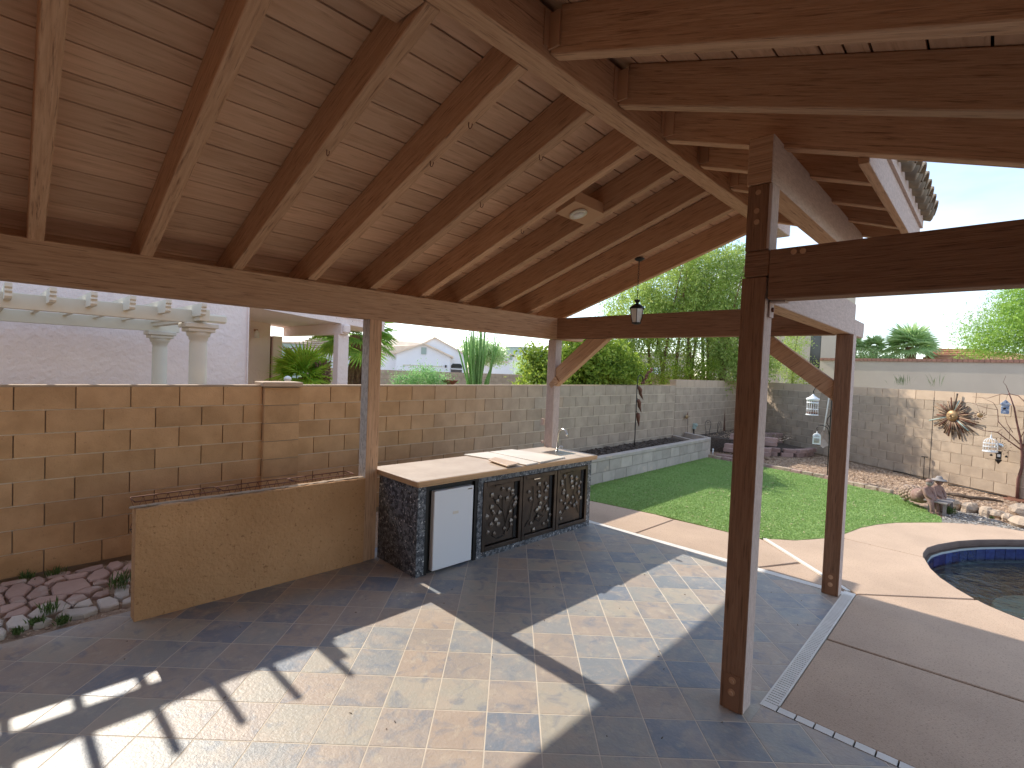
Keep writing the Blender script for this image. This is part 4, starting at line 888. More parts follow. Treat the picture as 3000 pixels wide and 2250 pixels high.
for nm, prof, m in (('rim', [(.055, 0), (.075, -.004), (.078, -.014), (.05, -.018)], CREAM), ('lens', [(.05, -.012), (.045, -.028), (.02, -.033), (.001, -.034)], GLASSW)):
    mb = MB().lathe((0, 0, 0), prof, 18); q = Matrix.Rotation(-math.atan(.3335), 3, 'Y'); c = Vector(f(-2.68, 3.57)); mb.v = [tuple(c+q @ Vector(p)) for p in mb.v]; obj(nm, mb, m, dt)
# ============================================================ NEIGHBOUR: PERGOLA AND HOUSE
pg = thing('pergola', 'cream pergola on round columns just beyond the left block wall', 'pergola', (-7.8, 1, 0))
def yb(name, x, y0, y1, z0, h, wd, m=CREAM, parent=pg): return obj(name, MB().box((x-wd, y0, z0), (x, y1, z0+h)), m, parent, bevel=.004)
yb('beam', -6.80, -2.2, 1.90, 2.380, .150, .10); yb('beam', -8.80, -2.2, 2.10, 2.330, .150, .10)
def cor(x, y, z, s=1, dirx=1, h=.135, l=.10):
    pr = [(0, 0), (.03*s, .0), (.045*s, -.018), (.035*s, -.035), (.06*s, -.05), (.075*s, -.075), (.06*s, -.095), (.085*s, -.11), (.085*s, -h), (-.25, -h), (-.25, 0)]
    return [(x+dirx*a, z+b) for a, b in [(p[0]-.085*s, p[1]) for p in pr]]
def raf(y, wd=.05, zt=2.585, x1=-6.42, x0=-9.1):
    p = [(x0, zt), (x1, zt), (x1, zt-.035), (x1-.022, zt-.05), (x1-.012, zt-.07), (x1-.035, zt-.09), (x1-.03, zt-.115), (x1-.05, zt-.135), (x0, zt-.135)]
    n = len(p); m = MB(); m.add([(a, y-wd/2, b) for a, b in p]+[(a, y+wd/2, b) for a, b in p], [tuple(range(n)), tuple(2*n-1-i for i in range(n))]+[(i+n, (i+1) % n+n, (i+1) % n, i) for i in range(n)])
    return obj('pergola_rafter', m, CREAM, pg)
for y in (-2.0, -1.69, -1.38, -1.0, -.69, -.39, -.09, .214, .512, .812, 1.12, 1.43, 1.765): raf(y)
yb('end_beam', -6.55, 1.76, 1.86, 2.40, .13, 2.5); obj('beam_tail', MB().box((-6.9,1.90,2.40),(-6.8,2.12,2.50)), CREAM, pg, bevel=.02)
def column(x, y, top, s=1):
    m = MB().lathe((x, y, 0), [(.115*s, 0), (.115*s, .2), (.10*s, .25), (.098*s, top-.24), (.092*s, top-.20), (.105*s, top-.19), (.105*s, top-.16), (.125*s, top-.15), (.13*s, top-.12), (.14*s, top-.10)], 24)
    c = obj('column', m, CREAMD, pg, at=(x, y, 0)); obj('capital', MB().box((x-.15*s, y-.15*s, top-.10), (x+.15*s, y+.15*s, top-.055)).box((x-.18*s, y-.18*s, top-.055), (x+.18*s, y+.18*s, top)), CREAMD, c, bevel=.008)
column(-6.86, 1.83, 2.38, .95); column(-8.86, 1.87, 2.33, .95)

nh = thing('neighbour_house', 'pale pink stucco neighbour house with a covered porch beyond the left wall', 'house', (-11, 3, 0))
obj('wall', MB().box((-12.5,-9,0),(-9.6,3.315,3.9)), STUCCO_P, nh)
obj('corner_trim', MB().box((-9.61,3.316,0),(-9.57,3.335,3.3)), STUCCO_P, nh)
obj('recessed_wall', MB().box((-12.3,3.318,0),(-12.05,4.66,3.2)), STUCCO_P, nh)
pi_ = obj('pier', MB().box((-12.25,4.70,0),(-11.98,4.90,2.52)), STUCCO_P, nh); obj('pier_shadow_joint', MB().box((-12.2,4.662,0),(-12.08,4.698,2.5)), RUST, nh)
pm = MB(); zf = lambda y: 2.875-.081*(y-3.63)
pm.add([(-9.60,3.336,zf(3.33)),(-9.60,6.0,zf(6.0)),(-12.5,6.0,zf(6.0)),(-12.5,3.336,zf(3.33)),(-9.60,3.336,zf(3.33)+.17),(-9.60,6.0,zf(6)+.17),(-12.5,6.0,zf(6)+.17),(-12.5,3.336,zf(3.33)+.17)], [(3,2,1,0),(4,5,6,7),(0,1,5,4),(1,2,6,5),(2,3,7,6),(3,0,4,7)])
obj('porch_roof', pm, STUCCO_P, nh)
fm = MB(); a, b = 3.34, 6.05
fm.add([(-9.55,a,zf(a)),(-9.55,b,zf(b)),(-9.598,b,zf(b)),(-9.598,a,zf(a)),(-9.55,a,zf(a)+.18),(-9.55,b,zf(b)+.18),(-9.598,b,zf(b)+.18),(-9.598,a,zf(a)+.18)], [(3,2,1,0),(4,5,6,7),(0,1,5,4),(1,2,6,5),(2,3,7,6),(3,0,4,7)])
fm.add([(-9.535,a,zf(a)+.13),(-9.535,b,zf(b)+.13),(-9.549,b,zf(b)+.13),(-9.549,a,zf(a)+.13),(-9.535,a,zf(a)+.20),(-9.535,b,zf(b)+.20),(-9.549,b,zf(b)+.20),(-9.549,a,zf(a)+.20)], [(3,2,1,0),(4,5,6,7),(0,1,5,4),(1,2,6,5),(2,3,7,6),(3,0,4,7)])
fo = obj('porch_fascia', fm, STUCCO_P, nh)
for yy in (3.95, 4.2, 4.42, 4.95, 5.3): obj('nail', MB().tube([(-9.549, yy, zf(yy)+.09), (-9.545, yy, zf(yy)+.09)], .006, 6), DARK, fo)
obj('porch_beam', MB().box((-12.3,5.05,2.545),(-9.50,5.21,2.76)), STUCCO_P, nh, bevel=.01); obj('beam_end', MB().box((-9.497,5.06,2.575),(-9.42,5.20,2.74)), STUCCO_P, nh, bevel=.02)
obj('porch_column', MB().box((-9.80,5.034,0),(-9.60,5.262,2.543)), STUCCO_P, nh, bevel=.006)
pb = obj('porch_lamp', MB().lathe((-11.93,4.32,2.5), [(.02,-.05),(.05,-.05),(.055,.06),(.03,.10),(.01,.12)], 10), GLASSW, nh); obj('lamp_bracket', MB().box((-12.05,4.30,2.60),(-11.92,4.34,2.64)), SUNF, pb)
wpk = tag(obj('white_chair_back', MB().box((-7.6,3.155,.9),(-7.57,3.235,1.70)).lathe((-7.585,3.195,1.70),[(.055,0),(.05,.03),(.03,.05),(.001,.058)],10), WHITEM, None, (-7.6, 3.2, 0)), 'rounded white furniture top showing above the wall beside the pilaster', 'chair')
# ============================================================ FAR SIDE OF THE NEIGHBOURHOOD
def simple_wall(name, label, pts, z0, z1, th, m, capm=None, caph=.06, courses=None):
    t = thing(name, label, 'wall', (pts[0][0], pts[0][1], 0))
    for a, b in zip(pts[:-1], pts[1:]):
        d = Vector((b[0]-a[0], b[1]-a[1])); L = d.length; an = math.atan2(d.y, d.x); d.normalize(); nn = Vector((-d.y, d.x))*th
        q = MB().prism([a, b, (b[0]+nn.x, b[1]+nn.y), (a[0]+nn.x, a[1]+nn.y)], z0, z1); obj('wall_body', q, m, t)
        if courses:
            cm = MB()
            for c in range(courses[0], courses[1]):
                s = -(c % 2)*.2
                while s < L:
                    x0, x1 = max(s, 0)+.006, min(s+.4, L)-.006
                    if x1-x0 > .05:
                        p, q2 = Vector(a)+d*x0, Vector(a)+d*x1; e = -Vector((-d.y, d.x))*.012
                        cm.prism([tuple(p), tuple(q2), tuple(q2+e), tuple(p+e)], z1-(c+1)*.2+.006, z1-c*.2-.006)
                    s += .4
            stuff(obj('blocks', cm, BLOCKG, t))
        if capm:
            c2 = MB(); k = int(L/.115)
            for j in range(k):
                p, q2 = Vector(a)+d*(L*j/k+.004), Vector(a)+d*(L*(j+1)/k-.004); e = Vector((-d.y, d.x))
                c2.prism([tuple(p-e*.04), tuple(q2-e*.04), tuple(q2+e*(th+.04)), tuple(p+e*(th+.04))], z1, z1+caph+random.uniform(-.004, .004))
            stuff(obj('brick_cap', c2, capm, t))
    return t
simple_wall('block_wall', 'low grey block wall far behind the shrub and the tall green cactus', [(-24, 7.5), (-20.3, 12.7), (-18.95, 14.7), (-16.9, 21)], -.1, 1.70, .15, MORTAR, courses=(0, 5))
simple_wall('stucco_wall', 'smooth grey stucco wall with a red brick cap beyond the back block wall', [(-4.46, 20.15), (.55, 19.55), (5, 19.0)], -.1, 2.70, .18, STUCCO_B, BCAP, .085)
simple_wall('block_wall', 'short grey block wall seen through the trees above the side wall', [(-9.5, 17.2), (-6.9, 18.3)], -.1, 1.93, .15, BLOCKG)
def house(name, label, at_, ang, parts):
    """local frame: x to the right along the seen front, y away, z up"""
    c, s = math.cos(ang), math.sin(ang); T = lambda x, y, z: (at_[0]+x*c-y*s, at_[1]+x*s+y*c, z)
    t = thing(name, label, 'house', (at_[0], at_[1], 0)); last = {}
    for nm, kind, a, m, par in parts:
        mb = MB(T=T)
        if kind == 'box': mb.box(*a)
        elif kind == 'gable':      # x0,x1,apex x,eave z,apex z,y0,y1
            x0, x1, xm, ze, za, y0, y1 = a; mb.add([(x0,y0,0),(x1,y0,0),(x1,y0,ze),(xm,y0,za),(x0,y0,ze),(x0,y1,0),(x1,y1,0),(x1,y1,ze),(xm,y1,za),(x0,y1,ze)], [(0,1,2,3,4),(9,8,7,6,5),(0,5,6,1),(1,6,7,2),(2,7,8,3),(3,8,9,4),(4,9,5,0)])
        elif kind == 'roof':       # list of quads, thick
            for q in a:
                n = len(q); mb.add([p for p in q]+[(p[0], p[1], p[2]-.12) for p in q], [tuple(range(n)), tuple(2*n-1-i for i in range(n))]+[(i+n, (i+1) % n+n, (i+1) % n, i) for i in range(n)])
        elif kind == 'rows':       # tile rows on a slope: p0 (eave left), p1 (eave right), up vector, n
            p0, p1, upv, n = a; p0, p1, upv = Vector(p0), Vector(p1), Vector(upv)
            for j in range(n):
                q0 = p0+upv*(j/n); mb.tube([q0+Vector((0, 0, .05)), q0+(p1-p0)+Vector((0, 0, .05))], .055, 5, smooth=False)
        o = obj(nm, mb, m, last.get(par) or t); last[nm] = o
    return t
FA = math.atan2(.688, .725)-.0     # facing the camera direction
# white gabled house, range 42
cx, cy = -33.7, 25.07; an = math.atan2(cy, cx)-math.pi/2
def hx(p): 
    d = Vector((p[0]-cx, p[1]-cy)); return d.x*math.cos(an)+d.y*math.sin(an)
house('house', 'white gabled house with tan tile roof and louvre vent, left of the tall green cactus', (cx, cy), an, [
 ('wall', 'gable', (-2.15, 2.15, 0, 2.90, 3.68, 0, 5), STUCCO_W, None), ('wing', 'box', ((-9, 1.0, 0), (-2.16, 7, 2.88)), STUCCO_W, None),
 ('rear_gable', 'gable', (-1.9, 3.5, .84, 3.0, 4.24, .9, 9), STUCCO_W, None),
 ('roof', 'roof', [[(-2.35,-.25,2.88),(0,-.25,3.78),(0,2.5,3.78),(-2.35,2.5,2.88)], [(2.4,-.25,2.76),(0,-.25,3.78),(0,2.5,3.78),(2.4,2.5,2.76)], [(-9.5,.6,2.92),(-2.1,.6,2.95),(-.1,.78,3.75),(.84,.80,4.34),(.84,5,4.40),(-8,5,4.32)], [(.84,.7,4.36),(3.75,.7,2.92),(3.75,8,2.92),(.84,8,4.36)]], RTILE, None),
 ('garage_door', 'box', ((-1.5,-.02,0),(1.45,-.003,1.88)), STUCCO_W, None), ('door_trim', 'box', ((-1.6,-.07,1.89),(1.55,-.003,1.97)), CREAM, 'garage_door'),
 ('vent', 'box', ((-.2,-.06,2.85),(.2,-.005,3.40)), GREYG, None), ('window', 'box', ((2.28,.86,1.0),(3.2,.895,2.02)), WINGL, None), ('window_arch', 'roof', [[(2.28,.86,2.03),(2.42,.86,2.2),(3.06,.86,2.2),(3.2,.86,2.03)]], WINGL, None), ('window_bar', 'box', ((2.28,.83,1.72),(3.2,.859,1.80)), STUCCO_W, 'window'), ('wall_lamp', 'box', ((1.75,-.12,1.86),(1.87,-.005,2.05)), BLACKM, None)])
cx, cy = -40.1, 41.85; an = math.atan2(cy, cx)-math.pi/2
house('house', 'white gabled house with a low tan roof right of the tall green cactus', (cx, cy), an, [
 ('wall', 'gable', (-2.0, 2.25, 0, 2.85, 3.6, 0, 9), STUCCO_W, None), ('wing', 'box', ((-4.6, .8, 0), (-2.01, 9, 2.75)), STUCCO_W, None),
 ('roof', 'roof', [[(-4.9,.3,2.72),(-.2,-.25,2.75),(.0,-.25,3.7),(0,8,3.7),(-4.3,5,3.65)], [(2.5,-.25,2.72),(0,-.25,3.7),(0,9,3.7),(2.5,9,2.72)]], RTILE, None),
 ('garage_door', 'box', ((-1.75,-.03,0),(1.65,.0,1.88)), STUCCO_W, None), ('vent', 'box', ((-.15,-.06,2.95),(.28,-.005,3.42)), GREYG, None), ('wall_lamp', 'box', ((1.85,-.1,1.75),(2.0,-.005,2.0)), BLACKM, None)])
cx, cy = -47.7, 51.3; an = math.atan2(cy, cx)-math.pi/2
house('building', 'flat-roofed pale green building far behind the cactus and the citrus shrub', (cx, cy), an, [('wall', 'box', ((-1.6, 0, 0), (3.4, 6, 4.85)), GREYG, None), ('parapet', 'box', ((-1.7,-.1,4.86),(3.5,6.1,5.0)), GREYG, None), ('side_wing', 'box', ((3.42,.5,0),(7,6,4.3)), STUCCO_W, None)])
cx, cy = -22.0, 9.3; an = math.atan2(cy, cx)-math.pi/2
hl = house('house', 'white flat-parapet house with a tiled hip roof behind the fan palms, at the porch opening', (cx, cy), an, [('wall', 'box', ((-3, 0, -.2), (.6, 5, 2.68)), GREYG, None), ('parapet_cap', 'box', ((-3.1,-.06,2.69),(.7,5,2.76)), RTILE, None)])
cx, cy = -27.0, 13.0; an = math.atan2(cy, cx)-math.pi/2
house('house', 'white house with a scalloped tan hip roof directly behind the two palms', (cx, cy), an, [('wall', 'box', ((-3.5, .3, 0), (2.3, 8, 2.6)), STUCCO_W, None),
 ('roof', 'roof', [[(-1.2,-.1,2.62),(2.5,-.1,2.62),(2.0,2.2,3.45),(.4,2.0,3.40)], [(-1.2,-.1,2.62),(.4,2.0,3.40),(-3.8,4.5,2.62)]], RTILE, None), ('tile_rows', 'rows', ((-1.2,-.12,2.66),(2.4,-.12,2.66),(1.0,2.0,.75),6), RTILE_D, 'roof')])
cx, cy = -5.85, 25.3; an = math.atan2(cy, cx)-math.pi/2
house('house', 'beige two-storey stucco house behind the rear corner post', (cx, cy), an, [('wall', 'box', ((-1.3, 0, 0), (-.15, 7, 6.2)), STUCCO_B, None), ('recess', 'box', ((-.15, .6, 0), (.25, 7, 6.2)), WINGL, None), ('front_wall', 'box', ((.25, -.05, 0), (1.4, 7, 6.0)), STUCCO_B, None),
 ('window', 'box', ((1.02,-.08,2.3),(1.16,-.055,3.85)), WINGL, None), ('side_wall', 'box', ((-4.5, .8, 0), (-1.31, 7, 4.6)), STUCCO_B, None)])
cx, cy = -1.7, 30; an = 0
house('house', 'low house with a red tile hip roof showing above the brick-capped wall', (cx, cy), an, [('wall', 'box', ((-.7, .3, 0), (3.2, 6, 3.1)), STUCCO_B, None), ('roof', 'roof', [[(-.8,0,3.15),(1.2,0,3.12),(.4,2.4,3.75),(-.3,2.2,3.72)], [(1.2,0,3.12),(3.6,1,3.12),(2.2,3,3.65),(.4,2.4,3.75)]], RTILE_R, None), ('tile_rows', 'rows', ((-.8,-.02,3.17),(1.2,-.02,3.15),(.3,2.3,.6),6), RTILE_R, 'roof')])
tag(obj('water_tank_dome', MB().lathe((-3.75, 29.7, 0), [(.42, 2.6), (.42, 3.1), (.36, 3.24), (.2, 3.31), (.001, 3.33)], 18), GREYG, None, (-3.75, 29.7, 0)), 'grey rounded dome peeking over the brick-capped wall left of the big palm', 'dome')
aw = thing('awning', 'pale blue ribbed metal awning behind the citrus shrub', 'awning', (-11.8, 20.8, 0)); m = MB(); m.add([(-13.0,20.3,2.02),(-10.9,21.4,2.02),(-11.3,22.2,2.30),(-13.4,21.1,2.30)], [(0,1,2,3)]); obj('panel', m, SKYBL, aw)
m = MB()
for k in range(9): m.tube([(-13.0+2.1*k/8, 20.3+1.1*k/8, 2.03), (-13.4+2.1*k/8, 21.1+1.1*k/8, 2.31)], .02, 4)
obj('ribs', m, STUCCO_W, aw); obj('support_wall', MB().box((-14, 22.4, 0), (-10.4, 23, 3.0)), STUCCO_B, aw)
for k, z in enumerate((6.6, 7.3)):
    tag(obj('power_line', MB().tube([(-60, 10, z+2), (-45, 28, z+.6), (-35, 42, z+.4), (-22, 60, z+2)], .012, 4), BLACKM, None, (-45, 28, z)), ['lower power line crossing the sky above the far roofs', 'upper power line crossing the sky above the far roofs'][k], 'power line')

# ============================================================ VEGETATION
def tree(name, label, cat, base, blobs, nleaf, L, W_, m, trunks, clump=.18, droop=.3, per=26, shell=.5, bark=BARK, jitter=1, group=None):
    t = thing(name, label, cat, base, group)
    P = crown_pts(blobs, nleaf, clump, per, shell); V, F = leaves(P, L, W_, droop, jitter=jitter)
    link('crown', npmesh('crown', V-np.array(base), F, m), t, base)
    for pts, r in trunks: obj('trunk', MB().tube(pts, r, 7), bark, t)
    return t
random.seed(3); rs.seed(5)
# citrus-like shrub
b = (-7.6, 9.6, 0)
tree('citrus_shrub', 'dense yellow-green shrub directly behind the side wall at the sink end of the counter', 'shrub', b,
 [((-7.75,9.35,1.9),(.5,.5,.5)),((-7.3,9.8,2.1),(.8,.8,.75)),((-6.9,10.4,2.15),(.75,.8,.7)),((-6.75,11.0,2.0),(.6,.8,.5)),((-7.5,9.6,1.3),(1.1,1.3,.8)),((-7.95,9.1,2.2),(.28,.28,.35)),((-7.1,10.1,2.6),(.5,.6,.35))], 30000, .10, .05, LF_Y,
 [([(-7.5,9.6,0),(-7.4,9.6,1.0),(-7.1,9.8,2.0)], [.06,.05,.02]), ([(-7.5,9.6,.3),(-7.8,9.2,1.4),(-7.9,9.0,2.3)], [.05,.035,.012]), ([(-7.9,9.0,2.1),(-8.15,8.75,2.6),(-8.3,8.5,2.72)], [.012,.007,.004])], clump=.10, droop=.2)
tr = []
random.seed(9)
for k in range(13):
    bx, by = -8.0+k*.175+random.uniform(-.06, .06), 15.0+k*.075+random.uniform(-.2, .4); lx_, ly_ = random.uniform(-.9, .9), random.uniform(-.4, .4)
    tr.append(([(bx, by, 0), (bx+lx_*.12, by, 1.6), (bx+lx_*.35, by+ly_*.3, 2.7), (bx+lx_*.8, by+ly_, 4.2), (bx+lx_*1.2, by+ly_*1.5, 5.3)], [.075, .06, .045, .028, .01]))
tree('willow_tree', 'big fine-leaved tree with many reddish trunks behind the corner of the block walls', 'tree', (-7, 15.5, 0),
 [((-8.6,14.9,4.0),(1.3,1.1,1.1)),((-7.6,15.2,4.8),(1.3,1.2,1.3)),((-6.6,15.7,5.1),(1.2,1.2,1.35)),((-5.9,16.1,4.7),(1.0,1.1,1.4)),((-7.0,15.6,3.6),(2.0,1.4,1.1)),((-5.9,16.2,3.2),(.9,1.0,1.3)),((-9.3,14.6,3.1),(.9,.9,.8)),((-6.0,16.0,2.3),(.8,.9,.6)),((-5.3,16.6,2.6),(.6,.7,.7)),((-8.4,15.2,2.7),(.9,.7,.5))], 85000, .11, .028, LF_W, tr, clump=.12, droop=.8, bark=mat('reddish tree bark', (.25,.13,.085), (.14,.075,.05), 9, rough=1, bump=.6, bs=20))
tree('shrub', 'low leafy bush under the willow-like tree just over the side wall', 'shrub', (-8.4, 14.3, 0), [((-8.6,14.0,2.0),(.9,.7,.55)),((-7.4,14.6,2.05),(.9,.6,.45)),((-6.5,15.2,2.15),(.6,.6,.4))], 16000, .06, .025, LF_Y, [([(-8.4,14.3,0),(-8.4,14.3,1.6)], [.06,.03])], clump=.12)
tree('mesquite_tree', 'bright feathery mesquite tree at the right edge behind the brick-capped wall', 'tree', (1.3, 21.5, 0),
 [((.3,20.6,3.8),(1.1,1.0,.75)),((1.1,21.0,4.4),(1.3,1.2,.85)),((-.25,20.7,3.35),(.75,.8,.5)),((2.2,21.5,4.6),(1.5,1.3,1.1)),((1.5,20.8,3.3),(1.6,1.2,.7)),((.6,20.5,4.85),(.7,.7,.35))], 60000, .10, .02, LF_M, [([(1.3,21.5,0),(1.2,21.4,2.4),(.7,21.1,3.5),(.2,20.8,4.2)], [.14,.11,.06,.02]), ([(1.2,21.4,2.2),(1.7,21.2,3.6),(2.1,21.3,4.8)], [.09,.06,.02])], clump=.2, droop=.25)
tree('feathery_shrub', 'soft green feathery shrub peeking over the left wall right of the middle post', 'shrub', (-7.05, 5.25, 0), [((-7.2,5.02,1.72),(.20,.22,.11)),((-7.05,5.26,1.79),(.24,.26,.14)),((-6.92,5.46,1.72),(.20,.2,.11)),((-7.1,5.2,1.4),(.35,.4,.3))], 9000, .045, .014, LF_F, [([(-7.05,5.25,0),(-7.05,5.25,1.5)], [.03,.015])], clump=.07, droop=-.3)
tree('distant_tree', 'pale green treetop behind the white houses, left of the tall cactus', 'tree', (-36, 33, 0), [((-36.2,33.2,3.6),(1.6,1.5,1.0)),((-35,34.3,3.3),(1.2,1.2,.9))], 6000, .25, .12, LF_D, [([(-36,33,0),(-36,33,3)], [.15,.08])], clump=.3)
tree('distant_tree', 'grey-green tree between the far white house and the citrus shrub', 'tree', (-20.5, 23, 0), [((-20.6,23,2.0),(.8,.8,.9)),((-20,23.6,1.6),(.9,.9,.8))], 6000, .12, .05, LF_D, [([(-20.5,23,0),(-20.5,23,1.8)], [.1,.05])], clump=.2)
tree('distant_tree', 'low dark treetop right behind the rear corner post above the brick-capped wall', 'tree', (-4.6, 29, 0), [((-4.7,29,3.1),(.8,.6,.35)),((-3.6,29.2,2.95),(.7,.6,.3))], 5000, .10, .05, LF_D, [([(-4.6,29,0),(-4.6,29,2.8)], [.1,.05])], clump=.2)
tree('shrub', 'small grey-green shrub against the beige house seen between the two right posts', 'shrub', (-4.95, 19.0, 0), [((-5.1,18.8,2.6),(.55,.5,.6)),((-4.9,19.0,3.4),(.4,.4,.5)),((-4.7,19.0,2.2),(.5,.4,.5))], 9000, .06, .02, LF_W, [([(-4.95,19,0),(-5,19,2.5),(-4.9,19,3.6)], [.05,.03,.01])], clump=.1)
bp_ = thing('bowl_planter', 'brown bowl planter on a pedestal just above the left wall beside the feathery shrub', 'planter', (-6.78, 5.62, 0))
obj('bowl', MB().lathe((-6.78, 5.62, 0), [(.02, 1.66), (.05, 1.67), (.13, 1.74), (.15, 1.755), (.14, 1.76), (.10, 1.74), (.001, 1.73)], 18), RUST, bp_); obj('pedestal', MB().lathe((-6.78, 5.62, 0), [(.12, 0), (.05, .2), (.04, 1.5), (.06, 1.66)], 12), STUCCO_B, bp_)
# tall stick cactus
ct = thing('stick_cactus', 'clump of tall slender green cactus stems behind the far grey wall', 'cactus', (-14.75, 13.55, 0)); random.seed(12)
for k in range(46):
    bx, by = -14.75+random.gauss(0, .19), 13.55+random.gauss(0, .19); lean = ((bx+14.75)+(by-13.55))*.35+random.gauss(0, .07); ht = random.uniform(2.7, 3.7); sx, sy = .45, .45
    obj('stem', MB().tube([(bx, by, 0), (bx+lean*.2, by+lean*.25, 1.4), (bx+lean*.9, by+lean*.9, 2.4), (bx+lean*1.3, by+lean*1.3, ht)], [.038, .036, .032, .012], 6), LF_C, ct)
# fan palms
def fan(n=26, R=.55, arc=3.9, m=LF_P, fold=.10):
    mb = MB()
    for k in range(n):
        a = -arc/2+arc*k/(n-1); L = R*(.82+.18*math.cos(a*.6))*random.uniform(.94, 1.04); w_ = R*.052; ca_, sa_ = math.cos(a), math.sin(a); dr_ = -.14*R
        p = [(0, 0, 0), (ca_*L*.5-sa_*w_, sa_*L*.5+ca_*w_, fold*R*.3), (ca_*L, sa_*L, dr_*random.uniform(.5, 1.5)), (ca_*L*.5+sa_*w_, sa_*L*.5-ca_*w_, fold*R*.3), (ca_*L*.5, sa_*L*.5, -fold*R*.2)]
        mb.add(p, [(0, 4, 1), (1, 4, 2), (0, 3, 4), (3, 2, 4)])
    return mb.mesh('frond', (0, 0, 0), m)
def palm(name, label, base, top, R, nf, m, trunk, seed, el_=(-.5, 1.3), pet=.5, group=None, tm=PALMB):
    random.seed(seed); t = thing(name, label, 'palm', base, group); M_ = [fan(24, R, 3.7, m), fan(22, R*.9, 3.3, m)]
    obj('trunk', MB().tube([(base[0]+(top[0]-base[0])*k/6+random.uniform(-.01, .01), base[1]+(top[1]-base[1])*k/6, base[2]+(top[2]-base[2])*k/6) for k in range(7)], [trunk*random.uniform(.85, 1.15) for _ in range(7)], 9, smooth=False), tm, t)
    for k in range(nf):
        az_ = k*2.399+random.uniform(-.3, .3); e = el_[0]+(el_[1]-el_[0])*((k+.5)/nf)**.8; d = Vector((math.cos(az_)*math.cos(e), math.sin(az_)*math.cos(e), math.sin(e)))
        L = pet*random.uniform(.8, 1.2); q = Vector(top)+d*L+Vector((0, 0, -.1*L)); tgt = (d+Vector((0, 0, -.25))).normalized()
        o = link('frond', random.choice(M_), t, tuple(q)); x = tgt; z = Vector((0, 0, 1)) if abs(tgt.z) < .95 else Vector((1, 0, 0)); y = z.cross(x).normalized(); z = x.cross(y)
        o.rotation_euler = (Matrix((x, y, z)).transposed() @ Matrix.Rotation(random.uniform(-.5, .5), 3, 'X')).to_euler()
        obj('leaf_stalk', MB().tube([top, tuple(Vector(top)+d*L*.6), tuple(q)], .012*R/.5, 4), m, o)
    return t
palm('fan_palm', 'fan palm with a shaggy brown trunk right behind the middle post', (-11.3, 6.4, 0), (-11.3, 6.42, 2.65), .62, 24, LF_P, .16, 2, (-.7, 1.3), .55)
palm('fan_palm', 'low bright yellow-green fan palm in the gap beneath the porch roof', (-11.0, 5.0, 0), (-11.0, 4.95, 1.62), .60, 20, LF_PY, .10, 4, (-.1, 1.45), .25)
pt_ = thing('palm_stump', 'short rough palm trunk with cut leaf bases beside the low bright palm', 'palm trunk', (-10.75, 5.3, 0))
obj('core', MB().tube([(-10.78,5.25,0),(-10.76,5.30,1.4),(-10.72,5.34,1.95)], [.12,.12,.07], 8), PALMB, pt_); sc = MB(); random.seed(8)
for k in range(90):
    a = k*2.4; z = 1.0+k*.0105; sc.tube([(-10.76+.10*math.cos(a), 5.30+.10*math.sin(a), z), (-10.76+.17*math.cos(a), 5.30+.17*math.sin(a), z+.09)], [.03, .018], 4, smooth=False)
stuff(obj('leaf_bases', sc, PALMB, pt_))
sk2 = MB(); random.seed(14)
for k in range(160):
    a = random.random()*6.28; z = random.uniform(1.3, 2.4); sk2.tube([(-11.3+.15*math.cos(a), 6.42+.15*math.sin(a), z), (-11.3+.24*math.cos(a), 6.42+.24*math.sin(a), z-random.uniform(.3, .6))], [.012, .02], 3, smooth=False)
stuff(obj('dry_leaf_skirt', sk2, PALMB, [o for o in C.objects if o.name == 'fan_palm'][0]))
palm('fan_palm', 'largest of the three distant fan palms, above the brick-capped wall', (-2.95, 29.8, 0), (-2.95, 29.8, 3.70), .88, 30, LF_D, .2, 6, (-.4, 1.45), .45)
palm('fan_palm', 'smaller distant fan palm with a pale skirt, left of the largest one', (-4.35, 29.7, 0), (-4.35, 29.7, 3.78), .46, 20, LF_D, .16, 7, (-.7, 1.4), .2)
palm('fan_palm', 'distant palm half hidden by the rear corner post', (-5.1, 29.6, 0), (-5.12, 29.6, 3.85), .45, 16, LF_D, .1, 8, (-.8, 1.3), .2)
